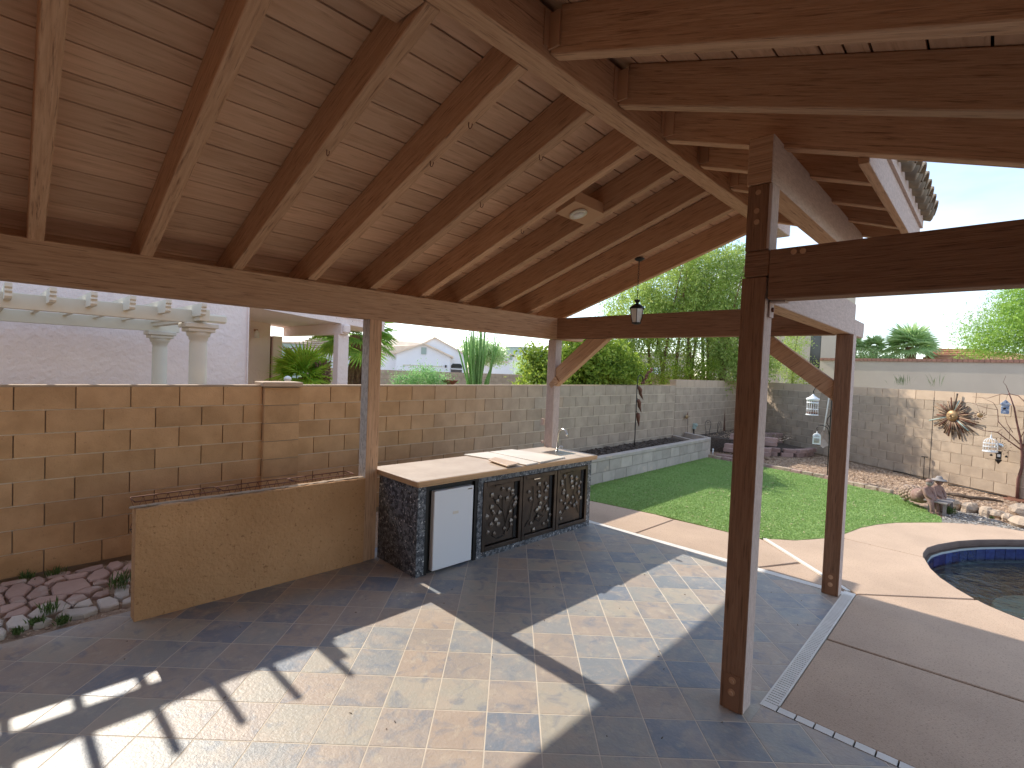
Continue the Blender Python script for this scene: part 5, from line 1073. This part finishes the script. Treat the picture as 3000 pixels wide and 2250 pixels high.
# weeds and small plants
def weed(x, y, z, h, n, label, seed, m=WEED, w_=.010, sp=.6):
    rs.seed(seed); a = rs.rand(n)*6.28; r = rs.rand(n)*h*sp; b0 = np.stack([x+rs.normal(size=n)*h*.22, y+rs.normal(size=n)*h*.22, np.full(n, z)], 1); tip = b0+np.stack([np.cos(a)*r, np.sin(a)*r, h*(.4+.6*rs.rand(n))], 1)
    s = np.stack([-np.sin(a), np.cos(a), np.zeros(n)], 1)*w_/2; mid = (b0+tip)/2+np.array([0, 0, h*.12]); V = np.stack([b0, mid-s, tip, mid+s], 1).reshape(-1, 3); o = link('weed', npmesh('weed', V-np.array([x, y, z]), np.arange(4*n).reshape(n, 4), m), None, (x, y, z)); return tag(o, label, 'weed')
for k, a in enumerate([(-5.98, .33, .0, .10, 60, 'small weed growing at the foot of the left wall near the photo edge'), (-5.93, .50, 0, .11, 60, 'second weed at the foot of the left wall, right of the first'), (-5.26, .86, .02, .17, 70, 'tallest weed between the flagstones near the low stucco wall'), (-4.95, .33, .0, .075, 120, 'grassy weed clump between the flagstones and the tile edge'), (-4.88, .22, 0, .055, 110, 'low grass tuft at the left end of the tile edge'), (-4.86, .46, 0, .07, 120, 'flat grass tuft trailing along the tile edge'), (-5.07, .40, .02, .12, 60, 'upright weed standing on the pale flagstone'), (-.86, 11.2, 0, .10, 60, 'small weed beside the feet of the statue'), (-.42, 10.5, 0, .14, 90, 'green sprig between the bench legs of the statue'), (.05, 10.7, 0, .05, 40, 'tiny green sprig on the grey pebbles'), (-1.1, 11.5, 0, .09, 50, 'small weed on the lawn edging left of the statue'), (-1.6,14.9,1.95,.3,30,'dry grey twigs above the back wall'), (-1.0,14.6,1.95,.35,14,'curved green blades rising above the back wall')]): weed(*a, 40+k)
# ============================================================ GARDEN ORNAMENTS
DBv = Vector((.813, -.582, 0)); NB = Vector((-.582, -.813, 0))
def WB(s, z, out): p = Vector((-2.574, 15.115, 0))+DBv*s+NB*out; return (p.x, p.y, z)
random.seed(31)
sn = thing('metal_sun', 'large metal sun with long rays and a bronze face hanging on the back wall', 'wall sun', WB(2.46, 1.39, .05))
for k in range(44):
    a = 2*math.pi*k/44+random.uniform(-.03, .03); L = random.choice((.28, .34, .40, .46))*random.uniform(.92, 1.05)
    if abs(math.sin(a)) < .3: L *= 1.08
    r = random.uniform(.011, .017); o0 = .10; dd = random.uniform(.02, .06)
    obj('ray', MB().tube([WB(2.46+math.cos(a)*o0, 1.395+math.sin(a)*o0, .06), WB(2.46+math.cos(a)*L, 1.395+math.sin(a)*L, dd)], [r*.8, r], 6), [COPPER, COPPER, RUST, COPPER, GREYG if k % 3 == 0 else COPPER][k % 5], sn)
fm = MB(T=lambda s, z, o: WB(2.46+s, 1.395+z, .06+o)); n = 20
pr = [(.115, 0), (.112, .018), (.095, .038), (.06, .052), (.03, .057)]
vs = [(r*math.cos(2*math.pi*j/n), r*math.sin(2*math.pi*j/n), o) for r, o in pr for j in range(n)]
fm.add(vs, [(i*n+j, i*n+(j+1) % n, (i+1)*n+(j+1) % n, (i+1)*n+j) for i in range(4) for j in range(n)]+[tuple(4*n+j for j in range(n))], smooth=True)
fc = obj('face', fm, SUNF, sn); fT = lambda s, z, o: WB(2.46+s, 1.395+z, .06+o)
obj('nose', MB(T=fT).blob((0, .005, .062), (.012, .030, .018), 8, 6), SUNF, fc)
for s in (-1, 1):
    obj('eye', MB(T=fT).blob((s*.038, .026, .052), (.017, .007, .007), 8, 5), COPPER, fc); obj('brow', MB(T=fT).tube([(s*.014, .03, .058), (s*.04, .048, .052), (s*.066, .036, .04)], .005, 5), SUNF, fc); obj('cheek', MB(T=fT).blob((s*.048, -.015, .046), (.02, .018, .012), 8, 5), SUNF, fc)
obj('mouth', MB(T=fT).blob((0, -.045, .055), (.026, .007, .007), 8, 5), COPPER, fc)
obj('rim', MB(T=fT).tube([(.12*math.cos(t), .12*math.sin(t), -.004) for t in np.linspace(0, 6.283, 25)], .006, 5), RUST, sn)
# bare sapling
sp = thing('bare_sapling', 'thin bare reddish sapling with ornaments hung on its branches, in front of the back wall', 'sapling', (.375, 12.966, 0))
BR = [([(.375,12.966,0),(.369,12.966,.369),(.406,12.965,.576),(.399,12.965,.826),(.369,12.966,1.073),(.307,12.968,1.367),(.257,12.969,1.648),(.171,12.97,1.928)], [.026,.023,.022,.022,.018,.015,.012,.008]),
 ([(.171,12.97,1.928),(.13,12.97,2.05),(.09,12.96,2.1),(.12,12.97,2.229)], [.006,.004,.003,.002]),
 ([(.377,12.966,.907),(.20,12.9,1.06),(.061,12.85,1.188),(-.12,12.8,1.20),(-.285,12.75,1.271)], [.012,.010,.009,.006,.003]),
 ([(.36,12.966,1.0),(.20,12.95,1.2),(.06,12.93,1.38),(.041,12.93,1.596),(-.12,12.9,1.62),(-.306,12.9,1.689)], [.009,.008,.007,.006,.004,.003]),
 ([(.19,12.97,1.88),(.076,12.95,1.888),(-.1,12.93,1.80),(-.312,12.9,1.811)], [.007,.005,.004,.003]),
 ([(.041,12.93,1.596),(-.02,12.93,1.72),(-.17,12.9,1.80)], [.005,.004,.002]), ([(.171,12.97,1.90),(.30,13.0,1.87),(.42,13.0,1.72),(.55,13,1.66)], [.008,.006,.004,.003]),
 ([(.307,12.968,1.6),(.45,13.0,1.58),(.62,13.02,1.62)], [.007,.005,.003]), ([(.39,12.966,.95),(.52,13.0,1.2),(.62,13.05,1.5),(.75,13.05,1.75)], [.012,.010,.007,.003]), ([(.26,12.969,1.2),(.18,12.96,1.35),(.14,12.95,1.5)], [.006,.004,.003]),
 ([(.36,12.966,1.1),(.44,12.98,1.35),(.50,13,1.5)], [.006,.005,.002]), ([(.061,12.85,1.188),(.10,12.83,1.24),(.13,12.82,1.26)], [.004,.003,.002])]
for i, (p, r) in enumerate(BR): obj('trunk' if i == 0 else 'branch', MB().tube(p, r, 7), BARKR, sp)
obj('root_ring', MB().lathe((.40, 12.95, 0), [(.001, .02), (.12, .02), (.20, .015), (.23, -.01)], 12), RUST, sp)
def ring(c, r, n=9, rr=.004, T=None): return [(c[0]+r*math.cos(t), c[1], c[2]+r*math.sin(t)) for t in np.linspace(0, 6.283, n)]
# small sun ornament hanging from a branch
oS = thing('sun_ornament', 'small gold sun ornament dangling beside the large metal sun', 'ornament', (-.19, 12.86, 1.48)); 
obj('disc', MB().blob((-.19, 12.86, 1.475), (.045, .02, .045), 12, 8), SUNF, oS); m = MB()
for k in range(12): a = k*math.pi/6; m.tube([(-.19+.055*math.cos(a), 12.86, 1.475+.055*math.sin(a)), (-.19+.10*math.cos(a+.25), 12.86, 1.475+.10*math.sin(a+.25))], [.008, .001], 4)
obj('rays', m, RUST, oS); obj('string', MB().tube([(-.19, 12.86, 1.52), (-.25, 12.87, 1.69)], .0015, 4), BLACKM, oS)
# painted birdhouse
bh = thing('birdhouse', 'small blue and white painted birdhouse hanging high in the bare sapling', 'birdhouse', (.14, 12.93, 1.55))
obj('box', MB().box((.085,12.88,1.53),(.195,12.98,1.70)), PAPER, bh, bevel=.004); obj('roof', MB().add([(.06,12.86,1.70),(.22,12.86,1.70),(.14,12.86,1.79),(.06,13.0,1.70),(.22,13.0,1.70),(.14,13.0,1.79)], [(0,1,2),(5,4,3),(0,2,5,3),(1,4,5,2),(0,3,4,1)]), PAPER, bh); obj('hole', MB().tube([(.13, 12.879, 1.63), (.13, 12.872, 1.63)], .02, 10), DARK, bh); obj('hook', MB().tube([(.14, 12.93, 1.79), (.16, 12.95, 1.88)], .002, 4), BLACKM, bh)
def cage(name, label, x, y, zb, w_, h, dome, n=16, square=False, floor=None, hook=.1):
    t = thing(name, label, 'birdcage', (x, y, zb)); m = MB(); r = w_/2
    def rad(z): 
        k = (z-zb)/h
        return r if k < dome else r*math.sqrt(max(0, 1-((k-dome)/(1.001-dome))**2))
    for j in range(n):
        a = 2*math.pi*j/n; zs = [zb+h*q for q in (0, .3, dome, dome+(1-dome)*.4, dome+(1-dome)*.75, 1)]; m.tube([(x+rad(z)*math.cos(a), y+rad(z)*math.sin(a), z) for z in zs], .0035, 4)
    obj('bars', m, WHITEM, t); m = MB()
    for q in (.02, .34, dome): m.tube([(x+r*1.02*math.cos(a), y+r*1.02*math.sin(a), zb+h*q) for a in np.linspace(0, 6.283, 17)], .006, 5)
    obj('hoops', m, WHITEM, t); obj('floor_tray', MB().lathe((x, y, zb), [(.001, -.015), (r*1.12, -.015), (r*1.12, .0), (.001, .002)], 16), WHITEM, t)
    if floor: obj('rust_band', MB().lathe((x, y, zb), [(r*.9, .004), (r*.98, .006), (r*.98, .05), (r*.9, .05)], 16), RUST, t)
    obj('finial', MB().lathe((x, y, zb+h), [(.03, -.02), (.018, .0), (.012, .03), (.004, .07)], 8), WHITEM, t); return t
c1 = cage('birdcage', 'larger white birdcage with flared top and rusty floor band, hanging between the right posts', -2.785, 12.18, 1.28, .215, .33, .90, floor=True)
obj('flared_top', MB().lathe((-2.785, 12.18, 1.28), [(.112, .29), (.128, .325), (.122, .34), (.075, .365), (.03, .40), (.012, .43)], 20), WHITEM, c1)
obj('band', MB().lathe((-2.785, 12.18, 1.28), [(.110, .235), (.113, .235), (.113, .262), (.110, .262)], 18), WHITEM, c1)
c2 = thing('birdcage', 'small white flat-fronted birdcage with a rounded top hanging low behind the rear post', 'birdcage', (-2.68, 12.21, .66))
def c2T(a, b_, z): return (-2.68+a*.974+b_*-.22, 12.21+a*.22+b_*.974, z)
arc = [(-.075, .665), (.075, .665), (.075, .83)]+[(.075*math.cos(t), .83+.06*math.sin(t)) for t in np.linspace(.3, 2.84, 7)]+[(-.075, .83)]
inn = [(x_*.72, .752+(z_-.752)*.74) for x_, z_ in arc]
n = len(arc); m = MB(T=c2T); 
for yy in (-.05, .05):
    m.add([(a, yy, z) for a, z in arc]+[(a, yy, z) for a, z in inn], [(i, (i+1) % n, (i+1) % n+n, i+n) for i in range(n)])
m.add([(a, -.05, z) for a, z in arc]+[(a, .05, z) for a, z in arc], [(i, i+n, (i+1) % n+n, (i+1) % n) for i in range(n)]); obj('frame', m, WHITEM, c2)
m = MB(T=c2T); m.box((-.06, -.052, .79), (.06, -.048, .825)); 
for k in range(7): m.tube([(-.05+k*.0167, -.05, .69), (-.05+k*.0167, -.05, .875)], .0035, 4)
obj('bars', m, WHITEM, c2); obj('finial', MB(T=c2T).tube([(0, 0, .885), (0, 0, .935)], [.014, .006], 6), WHITEM, c2)
c3 = cage('birdcage', 'pale wire birdcage hanging under the sapling branch in front of the back wall', -.02, 12.90, .83, .20, .24, .6, 14)
obj('hook', MB().tube([(-.02, 12.9, 1.12), (-.02, 12.88, 1.20)], .002, 4), WHITEM, c3)
# wall-side garden lantern ornament with sun
go = thing('sun_lantern', 'small dark lantern below a silver sun ornament hanging in the sapling', 'lantern', (.10, 12.93, .64))
obj('sun_disc', MB().blob((.105, 12.93, .93), (.062, .02, .062), 14, 8), STEEL, go); m = MB()
for k in range(16): a = k*math.pi/8; m.tube([(.105+.075*math.cos(a), 12.93, .93+.075*math.sin(a)), (.105+.10*math.cos(a), 12.93, .93+.10*math.sin(a))], [.006, .002], 4); m.blob((.105+.145*math.cos(a), 12.93, .93+.145*math.sin(a)), .008, 5, 4)
obj('sun_rays', m, BLACKM, go); obj('lantern_body', MB().box((.06,12.89,.70),(.135,12.97,.84)), BLACKM, go, bevel=.006); obj('lantern_glass', MB().box((.075,12.884,.74),(.12,12.889,.79)), GLASSW, go); obj('lantern_tip', MB().lathe((.098,12.93,.60), [(.001,0),(.02,.03),(.04,.06),(.05,.09)], 8), BLACKM, go)
for s in (-.10, .10): obj('side_bell', MB().lathe((.098+s, 12.93, .74), [(.02, 0), (.018, .02), (.008, .035), (.001, .04)], 8), BLACKM, go)
obj('cord', MB().tube([(.105, 12.93, 1.03), (.12, 12.93, 1.2)], .002, 4), BLACKM, go)
# shepherd hook with two arms
hk = thing('shepherd_hook', 'black curved garden hook holding the two white birdcages behind the rear corner post', 'garden hook', (-2.48, 12.25, 0))
obj('pole', MB().tube([(-2.46, 12.26, 0), (-2.46, 12.26, 1.72), (-2.52, 12.25, 1.86), (-2.66, 12.21, 1.88), (-2.76, 12.19, 1.84), (-2.785, 12.18, 1.76), (-2.77, 12.18, 1.73)], .010, 7), BLACKM, hk)
obj('lower_arm', MB().tube([(-2.46, 12.26, .86), (-2.50, 12.25, 1.02), (-2.58, 12.23, 1.07), (-2.66, 12.21, 1.06), (-2.69, 12.21, 1.0), (-2.68, 12.21, .95)], .008, 6), BLACKM, hk); obj('curl', MB().tube([(-2.46, 12.26, 1.30), (-2.51, 12.25, 1.22), (-2.52, 12.25, 1.12), (-2.46, 12.26, 1.02)], .007, 6), BLACKM, hk)
sv = thing('shovel', 'grey shovel leaning on the back wall beside the birdcages', 'shovel', (-3.1, 13.9, 0)); obj('handle', MB().tube([(-3.12, 15.3, 1.72), (-3.09, 14.75, .75)], .018, 8), CREAM, sv)
obj('blade', MB().add([(-3.12,14.78,.78),(-3.02,14.72,.76),(-2.93,14.6,.42),(-3.05,14.55,.32),(-3.18,14.62,.44),(-3.15,14.78,.72),(-3.08,14.78,.55)], [(0,1,6),(1,2,6),(2,3,6),(3,4,6),(4,5,6),(5,0,6)]), ROCK, sv)
# stakes in the planter
cs = thing('chili_stake', 'tall black garden stake with rusty metal chili pods standing in the planter', 'garden stake', (-5.65, 9.93, .40))
obj('stem', MB().tube([(-5.65,9.93,.38),(-5.65,9.925,1.2),(-5.65,9.92,1.80),(-5.65,9.95,1.93),(-5.65,10.04,1.97),(-5.65,10.13,1.93),(-5.65,10.17,1.84)], .011, 7), BLACKM, cs)
for i, (a, c_) in enumerate((((9.978,1.70),(10.21,1.42)), ((9.99,1.42),(10.15,1.14)), ((10.01,1.13),(10.08,.83)))):
    mx_ = ((a[0]*.6+c_[0]*.4)-.02, a[1]*.6+c_[1]*.4+.02); p = obj('chili_pod', MB().tube([(-5.65,a[0],a[1]),(-5.65,mx_[0]+.015,mx_[1]+.03),(-5.65,mx_[0]+.02,mx_[1]-.05),(-5.65,c_[0],c_[1])], [.035,.046,.035,.004], 7), RUST, cs)
    obj('pod_hook', MB().tube([(-5.65,9.925,a[1]+.02),(-5.65,9.95,a[1]+.04),(-5.65,a[0],a[1])], .006, 5), BLACKM, p)
m = MB(); random.seed(3)
for k in range(14): t_ = k/13; y_, z_ = 10.17+.36*t_, 1.80+.33*t_; m.blob((-5.65+random.uniform(-.03,.03), y_+random.uniform(-.02,.02), z_+random.uniform(-.03,.03)), (.025,.045,.028), 6, 4, .3, k, False)
obj('pod_cluster', m, RUST, cs)
bs_ = thing('bird_stake', 'small metal bird on a thin stake against the side wall', 'garden stake', (-5.85, 12.9, .4)); obj('rod', MB().tube([(-5.86,13.03,.42),(-5.86,12.97,.85)], .005, 5), BLACKM, bs_)
obj('bird_body', MB().blob((-5.86,12.93,.91), (.03,.075,.055), 10, 7), SUNF, bs_); obj('wings', MB().add([(-5.86,12.90,.94),(-5.84,12.94,1.06),(-5.86,12.99,.95),(-5.86,12.97,.90),(-5.84,13.10,.93),(-5.86,12.98,.87)], [(0,1,2),(3,4,5)]), RUST, bs_)
ob = thing('outlet_box', 'grey electrical outlet box with a bubble cover on the side wall beyond the planter', 'outlet', (-5.9, 13.5, .5)); obj('box', MB().box((-5.93,13.46,.55),(-5.86,13.56,.70)), GREYG, ob, bevel=.006); obj('cover', MB().blob((-5.85,13.53,.66), (.03,.045,.05), 8, 6), GREYG, ob); obj('conduit', MB().tube([(-5.90,13.50,.2),(-5.90,13.50,.55)], .016, 7), BLACKM, ob)
tl_ = thing('iron_trellis', 'small black wrought iron trellis standing against the far end of the planter', 'trellis', (-5.18, 12.68, 0))
def tT(a, z, y=0): return (-5.21+a*.55+y, 12.63+a*.8, z)
for a in (0, .10): obj('upright', MB().tube([tT(a, 0), tT(a, .64), tT(.05+(a-.05)*1.7, .78)], .006, 6), BLACKM, tl_)
m = MB(); m.tube([tT(.05+.085*math.cos(t), .78+.12*math.sin(t)) for t in np.linspace(0, 3.1416, 9)], .006, 6)
m.tube([tT(.05+.03*math.cos(t), .80+.05*math.sin(t)) for t in np.linspace(-.5, 3.64, 9)], .004, 5)
for z in (.10, .22, .34, .46): m.tube([tT(.05+.045*math.cos(t), z+.05*math.sin(t)) for t in np.linspace(0, 6.283, 11)], .004, 4)
m.tube([tT(-.0, .60), tT(.10, .60)], .005, 5); obj('scrollwork', m, BLACKM, tl_)
m = MB(); q_ = lambda a, z: (-5.05+a*.55, 12.95+a*.8, z); m.tube([q_(0, .58), q_(0, .80), q_(.03, .86), q_(.08, .86), q_(.10, .80), q_(.10, .58), q_(0, .58), q_(.05, .82)], .005, 5); obj('rear_frame', m, BLACKM, tl_)
tag(obj('white_pipe', MB().tube([(-5.15,12.98,-.02),(-5.15,12.98,.14)], .018, 8).blob((-5.15,12.98,.14), .026, 8, 5), WHITEM, None, (-5.15, 12.98, 0)), 'short white pipe stub standing beside the end of the planter', 'pipe')
gr_ = thing('garden_rod', 'thin dark rod with a flat head standing at the control joint of the back wall', 'garden stake', (-1.0, 13.9, 0)); obj('rod', MB().tube([(-1.02,13.90,0),(-1.03,13.90,.47)], .007, 5), BLACKM, gr_); obj('head', MB().box((-1.08,13.88,.465),(-.97,13.92,.480)), BLACKM, gr_)
tag(obj('irrigation_tube', MB().tube([(-.6,13.45,.02),(-.3,13.3,.04),(.0,13.05,.03),(.25,12.95,.02)], .012, 6), BLACKM, None, (-.2, 13.2, 0)), 'black irrigation tube curving over the mulch at the foot of the back wall', 'hose')
tag(obj('irrigation_tube', MB().tube([(-1.6,14.35,.02),(-1.35,14.2,.03),(-1.1,13.85,.02),(-.75,13.7,.02)], .010, 6), BLACKM, None, (-1.2, 14.0, 0)), 'short dark irrigation tube below the control joint behind the statue', 'hose')
# skull ornament on the far house
kl = thing('bull_skull', 'rusty steer skull ornament on the far grey house wall above the bright palm', 'ornament', (-20.9, 8.75, 2.4))
def kT(a, z): return (-20.98+a*.38, 8.86+a*.92, z)
obj('skull', MB().add([kT(-.12,2.46),kT(.12,2.46),kT(.08,2.28),kT(.04,2.12),kT(-.04,2.12),kT(-.08,2.28),(-20.9,8.8,2.3)], [(0,1,6),(1,2,6),(2,3,6),(3,4,6),(4,5,6),(5,0,6)]), RUST, kl)
for s in (-1, 1): obj('horn', MB().tube([kT(s*.08,2.45), kT(s*.2,2.47), kT(s*.27,2.55), kT(s*.29,2.64)], [.025,.022,.014,.004], 6), RUST, kl)

# ============================================================ STATUE OF TWO SEATED CHILDREN
sta = thing('garden_statue', 'painted concrete statue of two bench-seated children, one in a wide hat, beside a scaly shell', 'statue', (-.66, 10.5, 0))
def skin(name, pts, edges, rad, m, parent, sub=2):
    me = bpy.data.meshes.new(name); o0 = WL[parent]; me.from_pydata([tuple(Vector(p)-o0) for p in pts], edges, []); me.materials.append(m)
    o = link(name, me, parent, tuple(o0)); sk_ = o.modifiers.new('skin', 'SKIN'); o.modifiers.new('sub', 'SUBSURF').levels = 1; o.modifiers['sub'].render_levels = sub
    for i, v in enumerate(me.skin_vertices[0].data): v.radius = (rad[i], rad[i]); v.use_root = (i == 0)
    for p in me.polygons: p.use_smooth = True
    return o
def kid(bx, by, hat, sc=1.0, m=STATUE, lean=.0):
    # seated, facing +X slightly towards the pool; pelvis, chest, neck, head, arms resting on the lap, legs hanging down to feet
    f = Vector((.80, -.60, 0)); r = Vector((.60, .80, 0)); o = Vector((bx, by, 0)); P = lambda a, b_, z: tuple(o+f*a*sc+r*b_*sc+Vector((0, 0, z*sc)))
    pts = [P(0,0,.20), P(-.015+lean,0,.28), P(.0+lean*1.6,0,.345), P(.01+lean*1.8,0,.385), P(.02+lean*2,0,.42), P(.0+lean*1.5,-.065,.34), P(.05,-.075,.26), P(.11,-.03,.215), P(.0+lean*1.5,.065,.34), P(.05,.075,.26), P(.11,.03,.215),
           P(.09,-.04,.185), P(.125,-.045,.09), P(.12,-.045,.02), P(.165,-.05,.015), P(.09,.04,.185), P(.125,.045,.09), P(.12,.045,.02), P(.165,.05,.015)]
    ed = [(0,1),(1,2),(2,3),(3,4),(2,5),(5,6),(6,7),(2,8),(8,9),(9,10),(0,11),(11,12),(12,13),(13,14),(0,15),(15,16),(16,17),(17,18)]
    rd = [.062,.058,.05,.028,.026,.034,.026,.018,.034,.026,.018,.04,.030,.026,.022,.04,.030,.026,.022]
    b = skin('body', pts, ed, [x*sc for x in rd], m, sta)
    h = obj('head', MB().blob(P(.025+lean*2,0,.445), (.047*sc,.043*sc,.054*sc), 12, 9), STATG if not hat else m, b)
    obj('nose', MB().blob(P(.073+lean*2,0,.44), .009*sc, 6, 5), m, h)
    for s in (-1, 1): obj('eye', MB().blob(P(.066+lean*2,s*.018,.455), .006*sc, 6, 5), DARK, h)
    if hat: obj('hat', MB().lathe(P(.02+lean*2,0,.475), [(.001,.055),(.03,.05),(.045,.03),(.05,.012),(.09,.0),(.105,-.012),(.10,-.018),(.04,-.004),(.001,-.004)], 16), STATG, h)
    else: obj('cap', MB().lathe(P(.018+lean*2,0,.455), [(.001,.05),(.025,.047),(.044,.03),(.052,.008),(.046,-.006),(.001,-.006)], 12), STATUE, h)
kid(-.70, 10.36, False, 1.05); kid(-.60, 10.62, True, 1.06)
bn = obj('bench_slat', MB().prism([(-.74,10.30),(-.46,10.22),(-.44,10.29),(-.72,10.37)], .185, .205), STATG, sta); obj('bench_slat', MB().prism([(-.71,10.40),(-.43,10.33),(-.41,10.40),(-.69,10.47)], .188, .208), STATG, sta); obj('bench_slat', MB().prism([(-.68,10.50),(-.40,10.43),(-.38,10.72),(-.62,10.80)], .185, .205), STATG, sta)
for p in ((-.66,10.35),(-.48,10.30),(-.42,10.68)): obj('bench_leg', MB().box((p[0]-.022,p[1]-.022,0),(p[0]+.022,p[1]+.022,.184)), STATG, sta)
sb_ = obj('shell_body', MB().tube([(-1.00,10.86,.17),(-.93,10.74,.18),(-.85,10.60,.20),(-.78,10.48,.22),(-.74,10.42,.23)], [.06,.095,.12,.12,.09], 12), STATUE, sta); random.seed(6)
for k in range(7):
    for j in range(7):
        t_ = k/6; c = Vector((-1.00+.25*t_, 10.86-.40*t_, .172+.05*t_)); ax = Vector((.25, -.40, .05)).normalized(); u = Vector((.84, .53, 0)).normalized(); v = ax.cross(u).normalized()
        a = math.pi*(.0+j/6*1.15)-.3+(k % 2)*.2; R_ = .06+.05*math.sin(math.pi*min(t_+.15, 1)); a = -.75+j/6*2.6+(k % 2)*.2; R_ = .085+.035*math.sin(math.pi*min(t_+.1, 1)); p = c+(-u)*math.cos(a)*R_+Vector((0, 0, 1))*math.sin(a)*R_
        obj('shell_scale', MB().blob(tuple(p), (.036, .036, .034), 7, 5, .1, k*7+j), SHELLM, sb_)
for z, y in ((.235, 10.93), (.07, 10.92)): obj('foot', MB().blob((-1.02, y, z), (.045, .045, .062), 10, 7), STATG, sta)

# ============================================================ SMALL DEBRIS
random.seed(77)
db = MB()
for k in range(60):
    fx, fy = random.uniform(-4.3, -.6), random.uniform(.6, 5.3)
    if fy > 2.9 and fx < -3.7: continue
    if fy > 3.3 and fx > -1: continue
    a = random.random()*6.28; L = random.uniform(.006, .018)
    db.tube([(fx, fy, .003), (fx+math.cos(a)*L, fy+math.sin(a)*L, .004)], [.003, .0015], 4)
stuff(tag(obj('leaf_debris', db, BARK), 'tiny dark leaf crumbs scattered over the patio tiles', 'debris'))
